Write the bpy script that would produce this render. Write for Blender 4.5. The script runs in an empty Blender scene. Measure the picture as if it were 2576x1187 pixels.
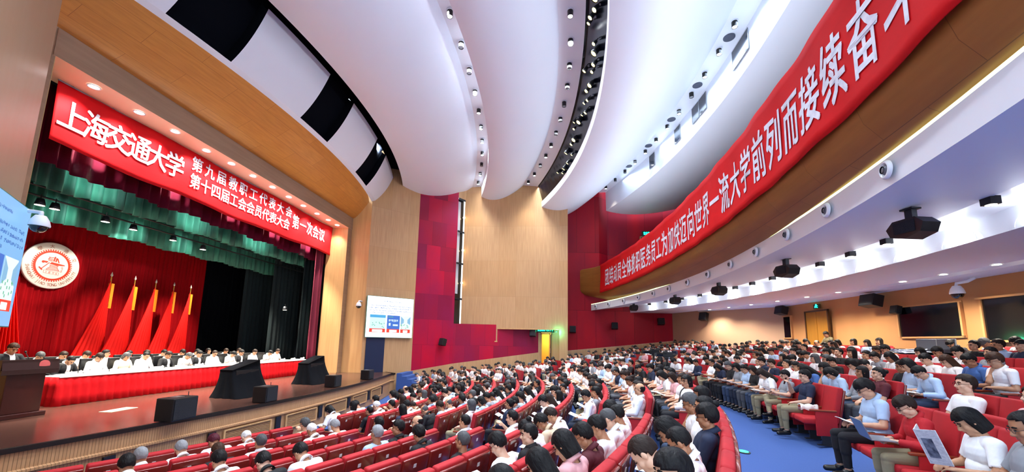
import bpy, bmesh, math, random
import numpy as np
from mathutils import Vector, Matrix, Euler
PI = math.pi
SC = bpy.context.scene
COL = SC.collection
R_ = math.radians

# ------------------------------------------------------------------ camera
CAM_M = Matrix(((0.9964279283, 0.0078156783, -0.0840850693),
                (0.0821083042, 0.1430685847, 0.9863009715),
                (0.0197385429, -0.9896819162, 0.1419158013)))
CAM_POS = Vector((0, 0, 1.87))
cd = bpy.data.cameras.new('camera'); cam = bpy.data.objects.new('camera', cd); COL.objects.link(cam)
cd.sensor_width = 36; cd.sensor_fit = 'HORIZONTAL'; cd.lens = 13.7655; cd.shift_y = 0.04877
cd.clip_start = 0.05; cd.clip_end = 300
rgt = CAM_M.col[0]; up = -CAM_M.col[1]; back = -CAM_M.col[2]
m4 = Matrix((rgt, up, back)).transposed().to_4x4(); m4.translation = CAM_POS
cam.matrix_world = m4
SC.camera = cam

def proj(p):
    c = CAM_M.transposed() @ (Vector(p) - CAM_POS)
    if c.z < 0.05: return (-9999, -9999, c.z)
    return (1288 + 985 * c.x / c.z, 719.12 + 985 * c.y / c.z, c.z)

# ------------------------------------------------------------------ world, exposure, large lights
SC.view_settings.view_transform = 'Standard'; SC.view_settings.look = 'None'
SC.view_settings.gamma = 1; SC.view_settings.use_curve_mapping = False
SC.view_settings.exposure = 1.1
SC.cycles.use_denoising = True
SC.cycles.max_bounces = 8; SC.cycles.diffuse_bounces = 4; SC.cycles.glossy_bounces = 4
SC.cycles.sample_clamp_indirect = 6
wd = bpy.data.worlds.new('world'); SC.world = wd; wd.use_nodes = True
wd.node_tree.nodes['Background'].inputs[0].default_value = (0.72, 0.85, 1.0, 1)
wd.node_tree.nodes['Background'].inputs[1].default_value = 1.55

def area(name, loc, rot, sx, sy, power, color=(1, 1, 1), spread=PI):
    l = bpy.data.lights.new(name, 'AREA'); l.shape = 'RECTANGLE'; l.size = sx; l.size_y = sy
    l.energy = power; l.color = color; l.spread = spread
    o = bpy.data.objects.new(name, l); COL.objects.link(o); o.location = loc; o.rotation_euler = rot
    return o
def spot(name, loc, target, power, angle=60, blend=0.5, color=(1, 1, 1), radius=0.05):
    l = bpy.data.lights.new(name, 'SPOT'); l.energy = power; l.spot_size = R_(angle); l.spot_blend = blend
    l.color = color; l.shadow_soft_size = radius
    o = bpy.data.objects.new(name, l); COL.objects.link(o); o.location = loc
    d = Vector(target) - Vector(loc)
    o.rotation_euler = d.to_track_quat('-Z', 'Y').to_euler()
    return o
# strip lights laid in the ceiling slots and in the light bridge, facing down
def bow(xa, k, y, y0=14.2): return xa - k * (y - y0) ** 2
COOL = (0.86, 0.93, 1.0); WARM = (1.0, 0.86, 0.66)
for y in (4, 9, 14, 19, 24):
    area('slot_strip_light', (bow(-3.05, .013, y), y, 12.5), (0, 0, 0), 0.4, 4.4, 150, COOL, R_(115))
    area('slot_strip_light', (bow(0.9, .013, y), y, 12.5), (0, 0, 0), 0.4, 4.4, 150, COOL, R_(115))
    area('slot_strip_light', (bow(6.6, .013, y), y, 12.9), (0, 0, 0), 0.3, 4.4, 40, (0.62, 0.78, 1.0), R_(130))
for y in (3, 8, 13, 18, 23):      # unseen fill lights added over the balcony parapet to brighten the ceiling
    area('parapet_fill_light', (bow(5.9, .0095, y), y, 7.3), (0, R_(180 - 30), 0), 0.5, 4.2, 70, (0.75, 0.86, 1.0), R_(170))
for y in (9, 12, 15, 18):          # more added ceiling fill, above the wooden portal rim
    area('portal_fill_light', (-8.9, y, 11.95), (0, R_(180 - 60), 0), 0.25, 2.6, 240, (0.78, 0.88, 1.0), R_(170))
# stage rig: front spots on the conference table, backdrop wash
for y in (9.5, 12, 14.5, 17, 19.5):
    spot('stage_front_spot', (-12.9, y, 7.7), (-13.6, y, 0.8), 3000, 75, 0.6, (1.0, 0.93, 0.78), 0.15)
for y in (11, 14, 17, 20):
    spot('stage_top_spot', (-15.4, y, 5.55), (-14.9, y, 0.8), 1700, 85, 0.8, (1.0, 0.92, 0.75), 0.12)
for y in (12.5, 16.0, 19.0):
    spot('backdrop_spot', (-16.3, y, 5.5), (-19.6, y, 1.2), 760, 62, 0.9, (1.0, 0.86, 0.7), 0.15)

for y in (10.5, 14.0, 17.5):
    spot('valance_spot', (-13.1, y, 6.3), (-14.45, y + .4, 6.8), 130, 80, .9, (.75, 1, .92), .05)
for y in (10.2, 11.8, 14.3, 16.5):
    spot('valance_spot', (-15.6, y, 5.9), (-17.0, y, 5.9), 95, 60, .9, (.8, 1, .92), .05)
spot('emblem_fill_spot', (-15.6, 13.9, 5.9), (-19.9, 13.92, 4.5), 420, 34, .4, (1, .95, .88), .08)  # extra spot added to brighten the emblem
for y in (10, 14, 18):             # front-of-house beams on table skirt and stage floor
    spot('stage_floor_spot', (-8.8, y, 9.6), (-11.6, y + .3, 0), 2600, 42, .7, (1, .95, .86), .2)
# ------------------------------------------------------------------ helpers
def lin(h):
    c = [int(h[i:i + 2], 16) / 255 for i in (0, 2, 4)]
    return tuple((x / 12.92 if x <= .04045 else ((x + .055) / 1.055) ** 2.4) for x in c) + (1,)
MATS = {}
def mat(name, color, rough=0.6, metal=0.0, spec=0.5, emit=None, estr=1.0, noise=None, bump=None, objcol=False, coat=0.0):
    """noise=(scale xyz, amount, colour2) mixes a second colour through a stretched noise; bump=(scale xyz, strength)"""
    if name in MATS: return MATS[name]
    m = bpy.data.materials.new(name); m.use_nodes = True; nt = m.node_tree; b = nt.nodes['Principled BSDF']
    c = lin(color) if isinstance(color, str) else color
    b.inputs['Base Color'].default_value = c; b.inputs['Roughness'].default_value = rough
    b.inputs['Metallic'].default_value = metal; b.inputs['Specular IOR Level'].default_value = spec
    b.inputs['Coat Weight'].default_value = coat
    m.diffuse_color = c
    src = None
    if objcol:
        oi = nt.nodes.new('ShaderNodeObjectInfo'); src = oi.outputs['Color']
        nt.links.new(src, b.inputs['Base Color'])
    def tex(scale, detail=3, kind='UV'):
        tc = nt.nodes.new('ShaderNodeTexCoord'); mp = nt.nodes.new('ShaderNodeMapping'); mp.inputs['Scale'].default_value = scale
        nt.links.new(tc.outputs[kind], mp.inputs[0]); n = nt.nodes.new('ShaderNodeTexNoise'); n.inputs['Scale'].default_value = 1
        n.inputs['Detail'].default_value = detail; nt.links.new(mp.outputs[0], n.inputs['Vector']); return n
    if noise:
        sc, amt, c2 = noise[:3]; kind = noise[3] if len(noise) > 3 else 'Object'
        n = tex(sc, 4, kind); mx = nt.nodes.new('ShaderNodeMix'); mx.data_type = 'RGBA'
        mr = nt.nodes.new('ShaderNodeMapRange'); mr.inputs[1].default_value = .35; mr.inputs[2].default_value = .65; mr.inputs[4].default_value = amt
        nt.links.new(n.outputs[0], mr.inputs[0]); nt.links.new(mr.outputs[0], mx.inputs[0])
        mx.inputs[6].default_value = c; mx.inputs[7].default_value = lin(c2)
        if src: nt.links.new(src, mx.inputs[6])
        nt.links.new(mx.outputs[2], b.inputs['Base Color'])
    if bump:
        n = tex(bump[0], 3, bump[2] if len(bump) > 2 else 'Object'); bp = nt.nodes.new('ShaderNodeBump'); bp.inputs['Strength'].default_value = bump[1]
        bp.inputs['Distance'].default_value = .02
        nt.links.new(n.outputs[0], bp.inputs['Height']); nt.links.new(bp.outputs[0], b.inputs['Normal'])
    if emit is not None:
        b.inputs['Emission Color'].default_value = lin(emit) if isinstance(emit, str) else emit
        b.inputs['Emission Strength'].default_value = estr
    MATS[name] = m; return m

def brick_mat(name, c1, c2, c3, bw, bh, mortar, rough=.5, off=.5, msize=.006, spec=.5, grain=None):
    m = bpy.data.materials.new(name); m.use_nodes = True; nt = m.node_tree; b = nt.nodes['Principled BSDF']
    tc = nt.nodes.new('ShaderNodeTexCoord'); br = nt.nodes.new('ShaderNodeTexBrick')
    nt.links.new(tc.outputs['UV'], br.inputs['Vector'])
    br.inputs['Color1'].default_value = lin(c1); br.inputs['Color2'].default_value = lin(c2); br.inputs['Mortar'].default_value = lin(mortar)
    br.inputs['Scale'].default_value = 1; br.inputs['Mortar Size'].default_value = msize
    br.inputs['Brick Width'].default_value = bw; br.inputs['Row Height'].default_value = bh; br.offset = off
    br.inputs['Bias'].default_value = 0
    out = br.outputs[0]
    if grain:
        mp = nt.nodes.new('ShaderNodeMapping'); mp.inputs['Scale'].default_value = grain[0]
        nt.links.new(tc.outputs['UV'], mp.inputs[0]); n = nt.nodes.new('ShaderNodeTexNoise'); n.inputs['Scale'].default_value = 1; n.inputs['Detail'].default_value = 4
        nt.links.new(mp.outputs[0], n.inputs['Vector']); mx = nt.nodes.new('ShaderNodeMix'); mx.data_type = 'RGBA'
        mr = nt.nodes.new('ShaderNodeMapRange'); mr.inputs[1].default_value = .35; mr.inputs[2].default_value = .65; mr.inputs[4].default_value = grain[1]
        nt.links.new(n.outputs[0], mr.inputs[0]); nt.links.new(mr.outputs[0], mx.inputs[0]); nt.links.new(out, mx.inputs[6])
        mx.inputs[7].default_value = lin(c3); out = mx.outputs[2]
    nt.links.new(out, b.inputs['Base Color'])
    b.inputs['Roughness'].default_value = rough; b.inputs['Specular IOR Level'].default_value = spec
    MATS[name] = m; return m

WOODW = brick_mat('maple_wall_panel', 'C9A277', 'C29869', 'AE865B', 1.2, 2.44, '8F6A48', .45, 0.0, .003, .4, ((18, .8, 1), .55))
WOODC = brick_mat('orange_wood_ceiling', 'CC8A3E', 'C28036', 'AE6E2C', 2.4, .6, '7A4A22', .38, .5, .004, .5, ((1.5, 14, 1), .5))
WOODJ = mat('light_wood_jamb', 'D3A671', .4, noise=((10, 10, .6), .5, 'BD8D58'))
WOODD = mat('brown_wood_header', '9C7C60', .5, noise=((8, .6, 8), .5, '86684E'))
FASC = brick_mat('ribbed_fascia_wood', 'C29468', 'B88A5E', '9F7550', .05, 3.0, '8D6A48', .5, 0.0, .006, .4, ((30, 1, 1), .4))
RED1 = brick_mat('red_acoustic_panels', 'C80A32', '74102E', '8C1848', .95, 1.6, '5A0A18', .5, .37, .006, .2, ((.45, .22, 1), .9))
RED2 = brick_mat('crimson_acoustic_panels', 'B80C22', '860A1A', '7C0A28', 1.35, 4.2, '4A0712', .5, .43, .01, .2, ((.5, .15, 1), .8))
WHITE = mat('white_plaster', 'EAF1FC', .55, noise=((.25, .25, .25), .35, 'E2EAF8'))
WHITE2 = mat('white_lacquer', 'E9EFF8', .3)
BLACKO = mat('black_opening', '04070F', .9, spec=.1)
GLOSSB = mat('gloss_black_bridge', '050A16', .18, spec=.6)
STAGEF = brick_mat('stage_floorboards', '4E322A', '432A24', '5A3B30', 2.4, .09, '241512', .22, .5, .004, .6, ((2, 20, 1), .5))
BLUEC = mat('blue_carpet', '3C5C9C', .9, noise=((60, 60, 60), .5, '31508E'))
BLK = mat('black_plastic', '0B0C10', .45)
BLKC = mat('black_cloth', '07090F', .95, spec=.1, bump=((6, 6, 6), .6))
REDC = mat('red_banner_cloth', 'D01018', .7, spec=.15, noise=((1.5, 1.5, 3), .35, 'B9141C'), bump=((1.2, .8, 2.5), .5))
LETTER = mat('silver_letter', 'E6E8F2', .35, noise=((9, 9, 9), .6, 'BFC8DC'))
METAL = mat('grey_metal', '9A9DA2', .35, .8)
CHROME = mat('dark_metal', '35373C', .4, .7)
GLASSD = mat('dark_glass', '070B12', .08, spec=.8)

class MB:
    def __init__(s): s.v = []; s.f = []; s.uv = []; s.mi = []
    def quad(s, a, b, c, d, uv=None, mi=0):
        n = len(s.v); s.v += [tuple(a), tuple(b), tuple(c), tuple(d)]; s.f.append((n, n + 1, n + 2, n + 3))
        s.uv.append(uv or [(0, 0), (1, 0), (1, 1), (0, 1)]); s.mi.append(mi)
    def grid(s, rows, uv=None, mi=0, closed=False):
        """rows: list of lists of points (shared verts, smooth-able)"""
        n = len(s.v); w = len(rows[0])
        for r in rows: s.v += [tuple(p) for p in r]
        for i in range(len(rows) - 1):
            for j in range(w - 1 + (1 if closed else 0)):
                a = n + i * w + j; b = n + i * w + (j + 1) % w; c = b + w; d = a + w
                s.f.append((a, b, c, d)); s.mi.append(mi)
                if uv: s.uv.append([uv[i][j], uv[i][(j + 1) % w], uv[i + 1][(j + 1) % w], uv[i + 1][j]])
                else: s.uv.append([(i, j)] * 4)
    def box(s, x0, y0, z0, x1, y1, z1, mi=0, M=None):
        P = [Vector(p) for p in ((x0, y0, z0), (x1, y0, z0), (x1, y1, z0), (x0, y1, z0), (x0, y0, z1), (x1, y0, z1), (x1, y1, z1), (x0, y1, z1))]
        if M is not None: P = [M @ p for p in P]
        n = len(s.v); s.v += [tuple(p) for p in P]
        for f in ((0, 3, 2, 1), (4, 5, 6, 7), (0, 1, 5, 4), (1, 2, 6, 5), (2, 3, 7, 6), (3, 0, 4, 7)):
            s.f.append(tuple(n + i for i in f)); s.mi.append(mi); s.uv.append([(P[i].x + P[i].y, P[i].z) for i in f])
    def tube(s, pts, r, seg=8, mi=0, cap=True):
        pts = [Vector(p) for p in pts]; rr = r if isinstance(r, (list, tuple)) else [r] * len(pts)
        n0 = len(s.v); a0 = None
        for i, p in enumerate(pts):
            t = (pts[min(i + 1, len(pts) - 1)] - pts[max(i - 1, 0)]).normalized()
            a = t.orthogonal().normalized() if a0 is None else (a0 - t * a0.dot(t)).normalized()
            a0 = a; b = t.cross(a)
            for k in range(seg):
                q = p + (a * math.cos(2 * PI * k / seg) + b * math.sin(2 * PI * k / seg)) * rr[i]; s.v.append(tuple(q))
        for i in range(len(pts) - 1):
            for k in range(seg):
                A = n0 + i * seg + k; B = n0 + i * seg + (k + 1) % seg
                s.f.append((A, B, B + seg, A + seg)); s.mi.append(mi); s.uv.append([(0, 0)] * 4)
        if cap:
            s.f.append(tuple(n0 + k for k in range(seg))[::-1]); s.mi.append(mi); s.uv.append([(0, 0)] * seg)
            e = n0 + (len(pts) - 1) * seg
            s.f.append(tuple(e + k for k in range(seg))); s.mi.append(mi); s.uv.append([(0, 0)] * seg)
    def ball(s, c, r, M=None, seg=16, rings=10, mi=0, zmin=-1, zmax=1):
        if not isinstance(r, (tuple, list)): r = (r, r, r)
        rows = []
        a0 = math.asin(zmin); a1 = math.asin(zmax)
        for i in range(rings + 1):
            a = a0 + (a1 - a0) * i / rings; row = []
            for k in range(seg):
                b = 2 * PI * k / seg
                p = Vector((r[0] * math.cos(a) * math.cos(b), r[1] * math.cos(a) * math.sin(b), r[2] * math.sin(a)))
                if M is not None: p = M @ p
                row.append(p + Vector(c))
            rows.append(row)
        s.grid(rows, mi=mi, closed=True)
    def lathe(s, prof, c=(0, 0, 0), M=None, seg=20, mi=0):
        rows = []
        for (r, z) in prof:
            row = []
            for k in range(seg):
                b = 2 * PI * k / seg; p = Vector((r * math.cos(b), r * math.sin(b), z))
                if M is not None: p = M @ p
                row.append(p + Vector(c))
            rows.append(row)
        s.grid(rows, mi=mi, closed=True)
    def build(s, name, mats, parent=None, smooth=False, bevel=0, solid=0, loc=None, rot=None):
        me = bpy.data.meshes.new(name); me.from_pydata(s.v, [], s.f); 
        if not isinstance(mats, (list, tuple)): mats = [mats]
        for m in mats: me.materials.append(m)
        if len(mats) > 1: me.polygons.foreach_set('material_index', s.mi)
        ul = me.uv_layers.new(name='UVMap'); flat = [c for u in s.uv for q in u for c in q]
        ul.data.foreach_set('uv', flat)
        if smooth: me.polygons.foreach_set('use_smooth', [True] * len(me.polygons))
        bm = bmesh.new(); bm.from_mesh(me)
        bmesh.ops.remove_doubles(bm, verts=bm.verts, dist=1e-5) if smooth else None
        bmesh.ops.recalc_face_normals(bm, faces=bm.faces) if (bevel or smooth == 2) else None
        if bevel: bmesh.ops.bevel(bm, geom=list(bm.edges), offset=bevel, segments=2, profile=.5, affect='EDGES')
        bm.to_mesh(me); bm.free(); me.update()
        o = bpy.data.objects.new(name, me); COL.objects.link(o)
        if loc: o.location = loc
        if rot: o.rotation_euler = rot
        if parent: o.parent = parent
        if solid:
            md = o.modifiers.new('s', 'SOLIDIFY'); md.thickness = solid; md.offset = 0
        return o
def tag(o, label=None, cat=None, group=None, kind=None):
    if label: o['label'] = label
    if cat: o['category'] = cat
    if group: o['group'] = group
    if kind: o['kind'] = kind
    return o
def empty(name, loc, rz=0, label=None, cat=None, group=None):
    o = bpy.data.objects.new(name, None); COL.objects.link(o); o.location = loc; o.rotation_euler = (0, 0, rz); o.empty_display_size = .1
    return tag(o, label, cat, group)
def struct(o): o['kind'] = 'structure'; return o
def copy_tree(o, parent=None):
    c = o.copy(); COL.objects.link(c); c.parent = parent
    for ch in o.children: copy_tree(ch, c)
    return c

# ------------------------------------------------------------------ walls
FARP = [(-10.3, 21.65), (-8.1, 23.75), (-5.95, 25.35), (-5.55, 25.95), (1.45, 26.0), (1.5, 28.0), (4, 28.22), (9.0, 28.6), (13.0, 22.4), (13.3, 14.7), (12.9, 7.0), (11.5, 1.0)]
def wall_y(x):      # far side wall line as the ceiling meets it
    P = FARP[:8] + [(17, 29.1)]
    if x <= P[0][0]: return P[0][1]
    for (x0, y0), (x1, y1) in zip(P, P[1:]):
        if x0 <= x <= x1 and x1 > x0: return y0 + (y1 - y0) * (x - x0) / (x1 - x0)
    return 29.1
def wallstrip(name, pts, z0, z1, m, nz=1, parent=None, u0=0):
    """pts plan polyline; z0/z1 numbers or lists"""
    b = MB(); u = u0
    z0 = z0 if isinstance(z0, list) else [z0] * len(pts); z1 = z1 if isinstance(z1, list) else [z1] * len(pts)
    for i in range(len(pts) - 1):
        (x0, y0), (x1, y1) = pts[i], pts[i + 1]; L = math.hypot(x1 - x0, y1 - y0)
        b.quad((x0, y0, z0[i]), (x1, y1, z0[i + 1]), (x1, y1, z1[i + 1]), (x0, y0, z1[i]),
               [(u, z0[i]), (u + L, z0[i + 1]), (u + L, z1[i + 1]), (u, z1[i])]); u += L
    o = b.build(name, m, parent); 
    return o
ZT = 14.0
# proscenium jamb, far side
struct(wallstrip('wall_jamb', [(-12.6, 21.15), (-11.4, 21.15)], 0, 8.3, WOODJ))
struct(wallstrip('wall_jamb', [(-11.4, 21.15), (-11.4, 21.6)], 0, 9.0, WOODD))
struct(wallstrip('wall_jamb', [(-11.4, 21.6), (-10.3, 21.65)], 0, 10.5, WOODJ))
struct(wallstrip('wall_splay', [(-10.3, 21.65), (-8.1, 23.75)], -1.1, ZT, WOODW))
# red panelled wall and wood dado
struct(wallstrip('wall_red_side', [(-8.1, 23.75), (-5.95, 25.35)], [0.02, .42], ZT, RED1))
struct(wallstrip('wall_under_box', [(-5.95, 25.35), (-.42, 26.6)], [.42, 1.22], 3.0, RED1, u0=2.68))
struct(wallstrip('baseboard_side', [(-8.1, 23.75), (-5.95, 25.35), (-.42, 26.6)], -1.2, [.02, .42, 1.22], WOODW))
# side box
box_m = MB()
def vq(b, p, q, z0, z1, mi=0, u=0):
    L = math.hypot(q[0] - p[0], q[1] - p[1])
    b.quad((p[0], p[1], z0), (q[0], q[1], z0), (q[0], q[1], z1), (p[0], p[1], z1), [(u, z0), (u + L, z0), (u + L, z1), (u, z1)], mi)
vq(box_m, (-5.95, 25.35), (-5.55, 25.95), 1.9, 2.45)
vq(box_m, (-5.95, 25.35), (-5.55, 25.95), 11.6, ZT)
vq(box_m, (-5.60, 25.87), (-5.55, 25.95), 2.45, 11.6)
vq(box_m, (-5.55, 25.95), (-3.13, 25.97), 1.9, ZT)
vq(box_m, (-3.13, 25.97), (.95, 26.0), 2.75, ZT, 0, 2.42)
box_m.quad((-5.95, 25.35, 1.9), (-5.55, 25.95, 1.9), (-3.13, 25.97, 1.9), (-3.13, 28, 1.9))
box_m.quad((-3.13, 25.97, 1.9), (-3.13, 28, 1.9), (-3.13, 28, 2.75), (-3.13, 25.97, 2.75))
box_m.quad((-3.13, 25.97, 2.75), (.95, 26, 2.75), (.95, 28, 2.75), (-3.13, 28, 2.75))
struct(box_m.build('wall_side_box', WOODW))
struct(wallstrip('trim_box_edge', [(-5.55, 25.93), (-3.11, 25.95), (-3.11, 25.95)], 1.86, 1.93, WOODJ))
struct(wallstrip('trim_box_edge', [(-3.13, 25.95), (.95, 25.98)], 2.71, 2.79, WOODJ))
struct(wallstrip('wall_pilaster', [(.95, 26.0), (1.5, 25.9), (1.5, 28.1)], 0, ZT, WOODW))
# door bay under the box
struct(wallstrip('wall_door_bay', [(-.42, 26.6), (-.22, 26.6)], 0, 3.0, WOODW))
struct(wallstrip('wall_door_bay', [(.42, 26.6), (.98, 26.6)], 0, 3.0, WOODW))
struct(wallstrip('wall_door_bay', [(-.22, 26.6), (.42, 26.6)], 2.55, 3.0, BLK))
struct(wallstrip('wall_corridor', [(-.22, 26.62), (-.22, 28.6), (.9, 28.6)], .3, 2.6, mat('corridor_wall', 'E8B24A', .6)))
l = bpy.data.lights.new('corridor_lamp', 'POINT'); l.energy = 60; l.color = (1, .72, .3); l.shadow_soft_size = .1
o = bpy.data.objects.new('corridor_lamp', l); COL.objects.link(o); o.location = (.4, 27.5, 2.3)
dr = empty('door_1', (.1, 26.55, .3)); dr['kind'] = 'structure'
b = MB(); b.box(-.36, 0, 0, -.28, .1, 2.2); b.box(.2, 0, 0, .26, .1, 2.2); b.box(.36, 0, 0, .42, .1, 2.2); b.box(-.36, 0, 2.14, .42, .1, 2.22)
b.build('door_frame', mat('door_wood', 'B98A4A', .4), dr)
b = MB(); b.box(.27, .03, 0, .35, .08, 2.12); lf = b.build('door_leaf', mat('dark_oak', '4A2E14', .4), dr)
b = MB(); b.tube([(.28, -.01, .9), (.28, -.01, 1.2)], .012); b.build('door_handle', METAL, dr)
# red wall towards the rear
struct(wallstrip('wall_red_rear_side', [(1.5, 28.0), (3.9, 28.2)], [1.35, 1.6], ZT, RED2))
struct(wallstrip('wall_red_rear_side', [(3.9, 28.2), (9.0, 28.6)], [1.6, 2.17], 6.9, RED2, u0=2.4))
struct(wallstrip('wall_balcony_side', [(3.9, 28.2), (4.6, 28.9), (17, 29.6)], 6.9, ZT, RED2, u0=2.4))
struct(wallstrip('baseboard_rear_side', [(1.5, 27.98), (3.9, 28.18), (9.0, 28.58)], 0, [1.35, 1.6, 2.17], WOODW))
struct(wallstrip('wall_rear_corner', [(9.0, 28.6), (13.0, 22.4)], 0, 4.3, mat('taupe_wall', 'B08C70', .6)))
rearw = [(13.0, 22.4), (13.3, 14.7), (12.9, 7.0), (11.5, 1.0), (10.5, -1)]
struct(wallstrip('wall_rear', rearw, 0, 4.3, mat('tan_rear_wall', 'B98452', .6, noise=((1, 1, .4), .5, 'AD7846'))))
struct(wallstrip('wall_rear_upper', [(17, 29.6), (17, -1)], 7, ZT, RED2))
# near side splay with the near jamb
struct(wallstrip('wall_near_jamb', [(-11.4, 7.35), (-11.4, 6.9)], 0, 9.0, WOODD))
struct(wallstrip('wall_near_jamb', [(-11.4, 6.9), (-10.75, 6.86)], 0, 11, WOODJ))
struct(wallstrip('wall_near_splay', [(-10.75, 6.86), (-8.2, 4.25), (-6.5, 2.6), (-3.5, .4)], -1.2, ZT, mat('pale_wall_panel', 'AE9880', .4, noise=((4, 4, .5), .4, 'A98A6C'))))
struct(wallstrip('wall_near_jamb', [(-12.6, 7.36), (-11.4, 7.36)], 0, 8.3, WOODJ))

# ------------------------------------------------------------------ proscenium header and soffit
b = MB(); b.quad((-11.38, 7.3, 8.25), (-11.38, 21.6, 8.25), (-11.38, 21.6, 8.98), (-11.38, 7.3, 8.98), [(7.3, 0), (21.6, 0), (21.6, .73), (7.3, .73)])
struct(b.build('wall_header', WOODD))
b = MB(); b.quad((-12.6, 7.3, 8.25), (-12.6, 21.6, 8.25), (-11.38, 21.6, 8.25), (-11.38, 7.3, 8.25), [(0, 7.3), (0, 21.6), (1.2, 21.6), (1.2, 7.3)])
struct(b.build('ceiling_portal_soffit', mat('pale_soffit', 'D9B79A', .45)))
b = MB(); b.box(-12.75, 5, 8.25, -12.6, 24, 9.5); struct(b.build('wall_stage_header', BLKC))

# ------------------------------------------------------------------ ceiling
def sweep(name, prof, y0, y1, m, n=40, smooth=True, clip=True, mi=None):
    """prof: (apex x, z, k)"""
    rows = []; uv = []
    ends = []
    for (xa, z, k) in prof:
        ye = y1
        if clip:
            ye = 28.0
            for _ in range(12): ye = .5 * ye + .5 * min(y1, wall_y(bow(xa, k, ye)) + .03)
        ends.append(ye)
    s = 0; ss = [0]
    for a, c in zip(prof, prof[1:]): s += math.hypot(a[0] - c[0], a[1] - c[1]); ss.append(s)
    for i in range(n + 1):
        row = []; ur = []
        for (xa, z, k), ye, s in zip(prof, ends, ss):
            y = y0 + (ye - y0) * i / n; row.append((bow(xa, k, y), y, z)); ur.append((s, y))
        rows.append(row); uv.append(ur)
    b = MB(); b.grid(rows, uv); o = b.build(name, m, smooth=smooth); return o
def bez(a, c, d, n=12):
    return [tuple((1 - t) ** 2 * a[i] + 2 * t * (1 - t) * c[i] + t * t * d[i] for i in range(3)) for t in [j / n for j in range(n + 1)]]
YN = -1.0
# wood reflector from the straight header to the curved white strip
rows = []; uv = []
for i in range(41):
    y = 1 + (22.3 - 1) * i / 40; row = []; ur = []
    xe = bow(-9.4, .017, y); 
    for j in range(13):
        t = j / 12; x = -11.38 + (xe + 11.38) * t; z = 8.95 + (10.0 - 8.95) * (t ** 1.35)
        yy = y
        if y > 20.5:   # meet the splay wall
            lim = 21.65 + max(0, (x + 10.3)) * .955; yy = 20.5 + (y - 20.5) * (lim + .02 - 20.5) / (22.3 - 20.5)
        row.append((x, yy, z)); ur.append((y, j * .18))
    rows.append(row); uv.append(ur)
b = MB(); b.grid(rows, uv); struct(b.build('ceiling_wood_reflector', WOODC, smooth=True))
KP = .0165
struct(sweep('ceiling_white_rim', [(-9.4, 10.0, .017), (-9.24, 10.1, .0168)], YN, 30, WHITE2))
def chk(off): return [(x + off * .8, z - off * .6, k) for x, z, k in bez((-9.24, 10.1, .0168), (-8.62, 10.75, .0175), (-8.2, 11.85, .0185), 10)]
darks = [(3.2, 5.0), (8.24, 10.03), (13.02, 14.85), (17.77, 19.53)]
def seg(y0, y1, prof, name, m, yend=False):
    o = sweep(name, prof, y0, y1, m, n=10, clip=yend); return struct(o)
edges = [YN] + [v for d in darks for v in d] + [30]
for i in range(0, len(edges), 2): seg(edges[i], edges[i + 1], chk(0), 'ceiling_checker_strip', WHITE2, yend=(edges[i + 1] == 30))
for d in darks:
    seg(d[0] - .02, d[1] + .02, [chk(0)[0]] + chk(-.35) + [(-8.22, 12.3, .0185), chk(0)[-1]], 'ceiling_light_opening', BLACKO)
    for yy in d:      # returns
        rb = MB(); A = chk(0); B = chk(-.35)
        rb.grid([[(bow(p[0], p[2], yy), yy, p[1]) for p in A], [(bow(p[0], p[2], yy), yy, p[1]) for p in B]])
        struct(rb.build('ceiling_light_opening', BLACKO))
struct(sweep('ceiling_gap', [(-8.22, 11.8, .0185), (-8.35, 12.4, .0185), (-7.62, 12.5, .0184), (-7.6, 11.5, .0184)], YN, 30, BLACKO))
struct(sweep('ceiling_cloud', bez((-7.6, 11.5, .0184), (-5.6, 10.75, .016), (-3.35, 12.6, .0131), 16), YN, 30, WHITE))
struct(sweep('ceiling_slot', [(-3.35, 12.6, .0131), (-2.72, 12.62, .013), (-2.7, 11.9, .013)], YN, 30, WHITE2, smooth=False))
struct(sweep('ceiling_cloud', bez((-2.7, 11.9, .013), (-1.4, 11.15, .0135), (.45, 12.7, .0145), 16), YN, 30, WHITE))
struct(sweep('ceiling_slot', [(.45, 12.7, .0145), (1.35, 12.6, .0138)], YN, 30, WHITE2))
struct(sweep('ceiling_light_bridge', [(1.35, 12.6, .0138), (1.42, 12.62, .014), (2.05, 11.58, .0164), (2.0, 11.5, .0165)], YN, 30, GLOSSB, smooth=False))
struct(sweep('ceiling_cloud_edge', [(2.0, 11.5, .0165), (2.03, 11.12, .0165)], YN, 30, WHITE2))
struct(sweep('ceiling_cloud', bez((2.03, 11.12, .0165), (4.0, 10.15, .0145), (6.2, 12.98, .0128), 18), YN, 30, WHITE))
struct(sweep('ceiling_slot', [(6.2, 12.98, .0128), (7.02, 13.02, .0131)], YN, 30, WHITE2))
struct(sweep('ceiling_slot_face', [(7.02, 13.02, .0131), (7.05, 11.6, .0131)], YN, 30, WHITE2))
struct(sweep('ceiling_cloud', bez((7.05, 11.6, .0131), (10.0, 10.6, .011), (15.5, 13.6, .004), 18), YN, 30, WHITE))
struct(sweep('ceiling_rear', [(15.5, 13.6, .004), (17.2, 13.6, 0)], YN, 30, WHITE2))

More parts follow.
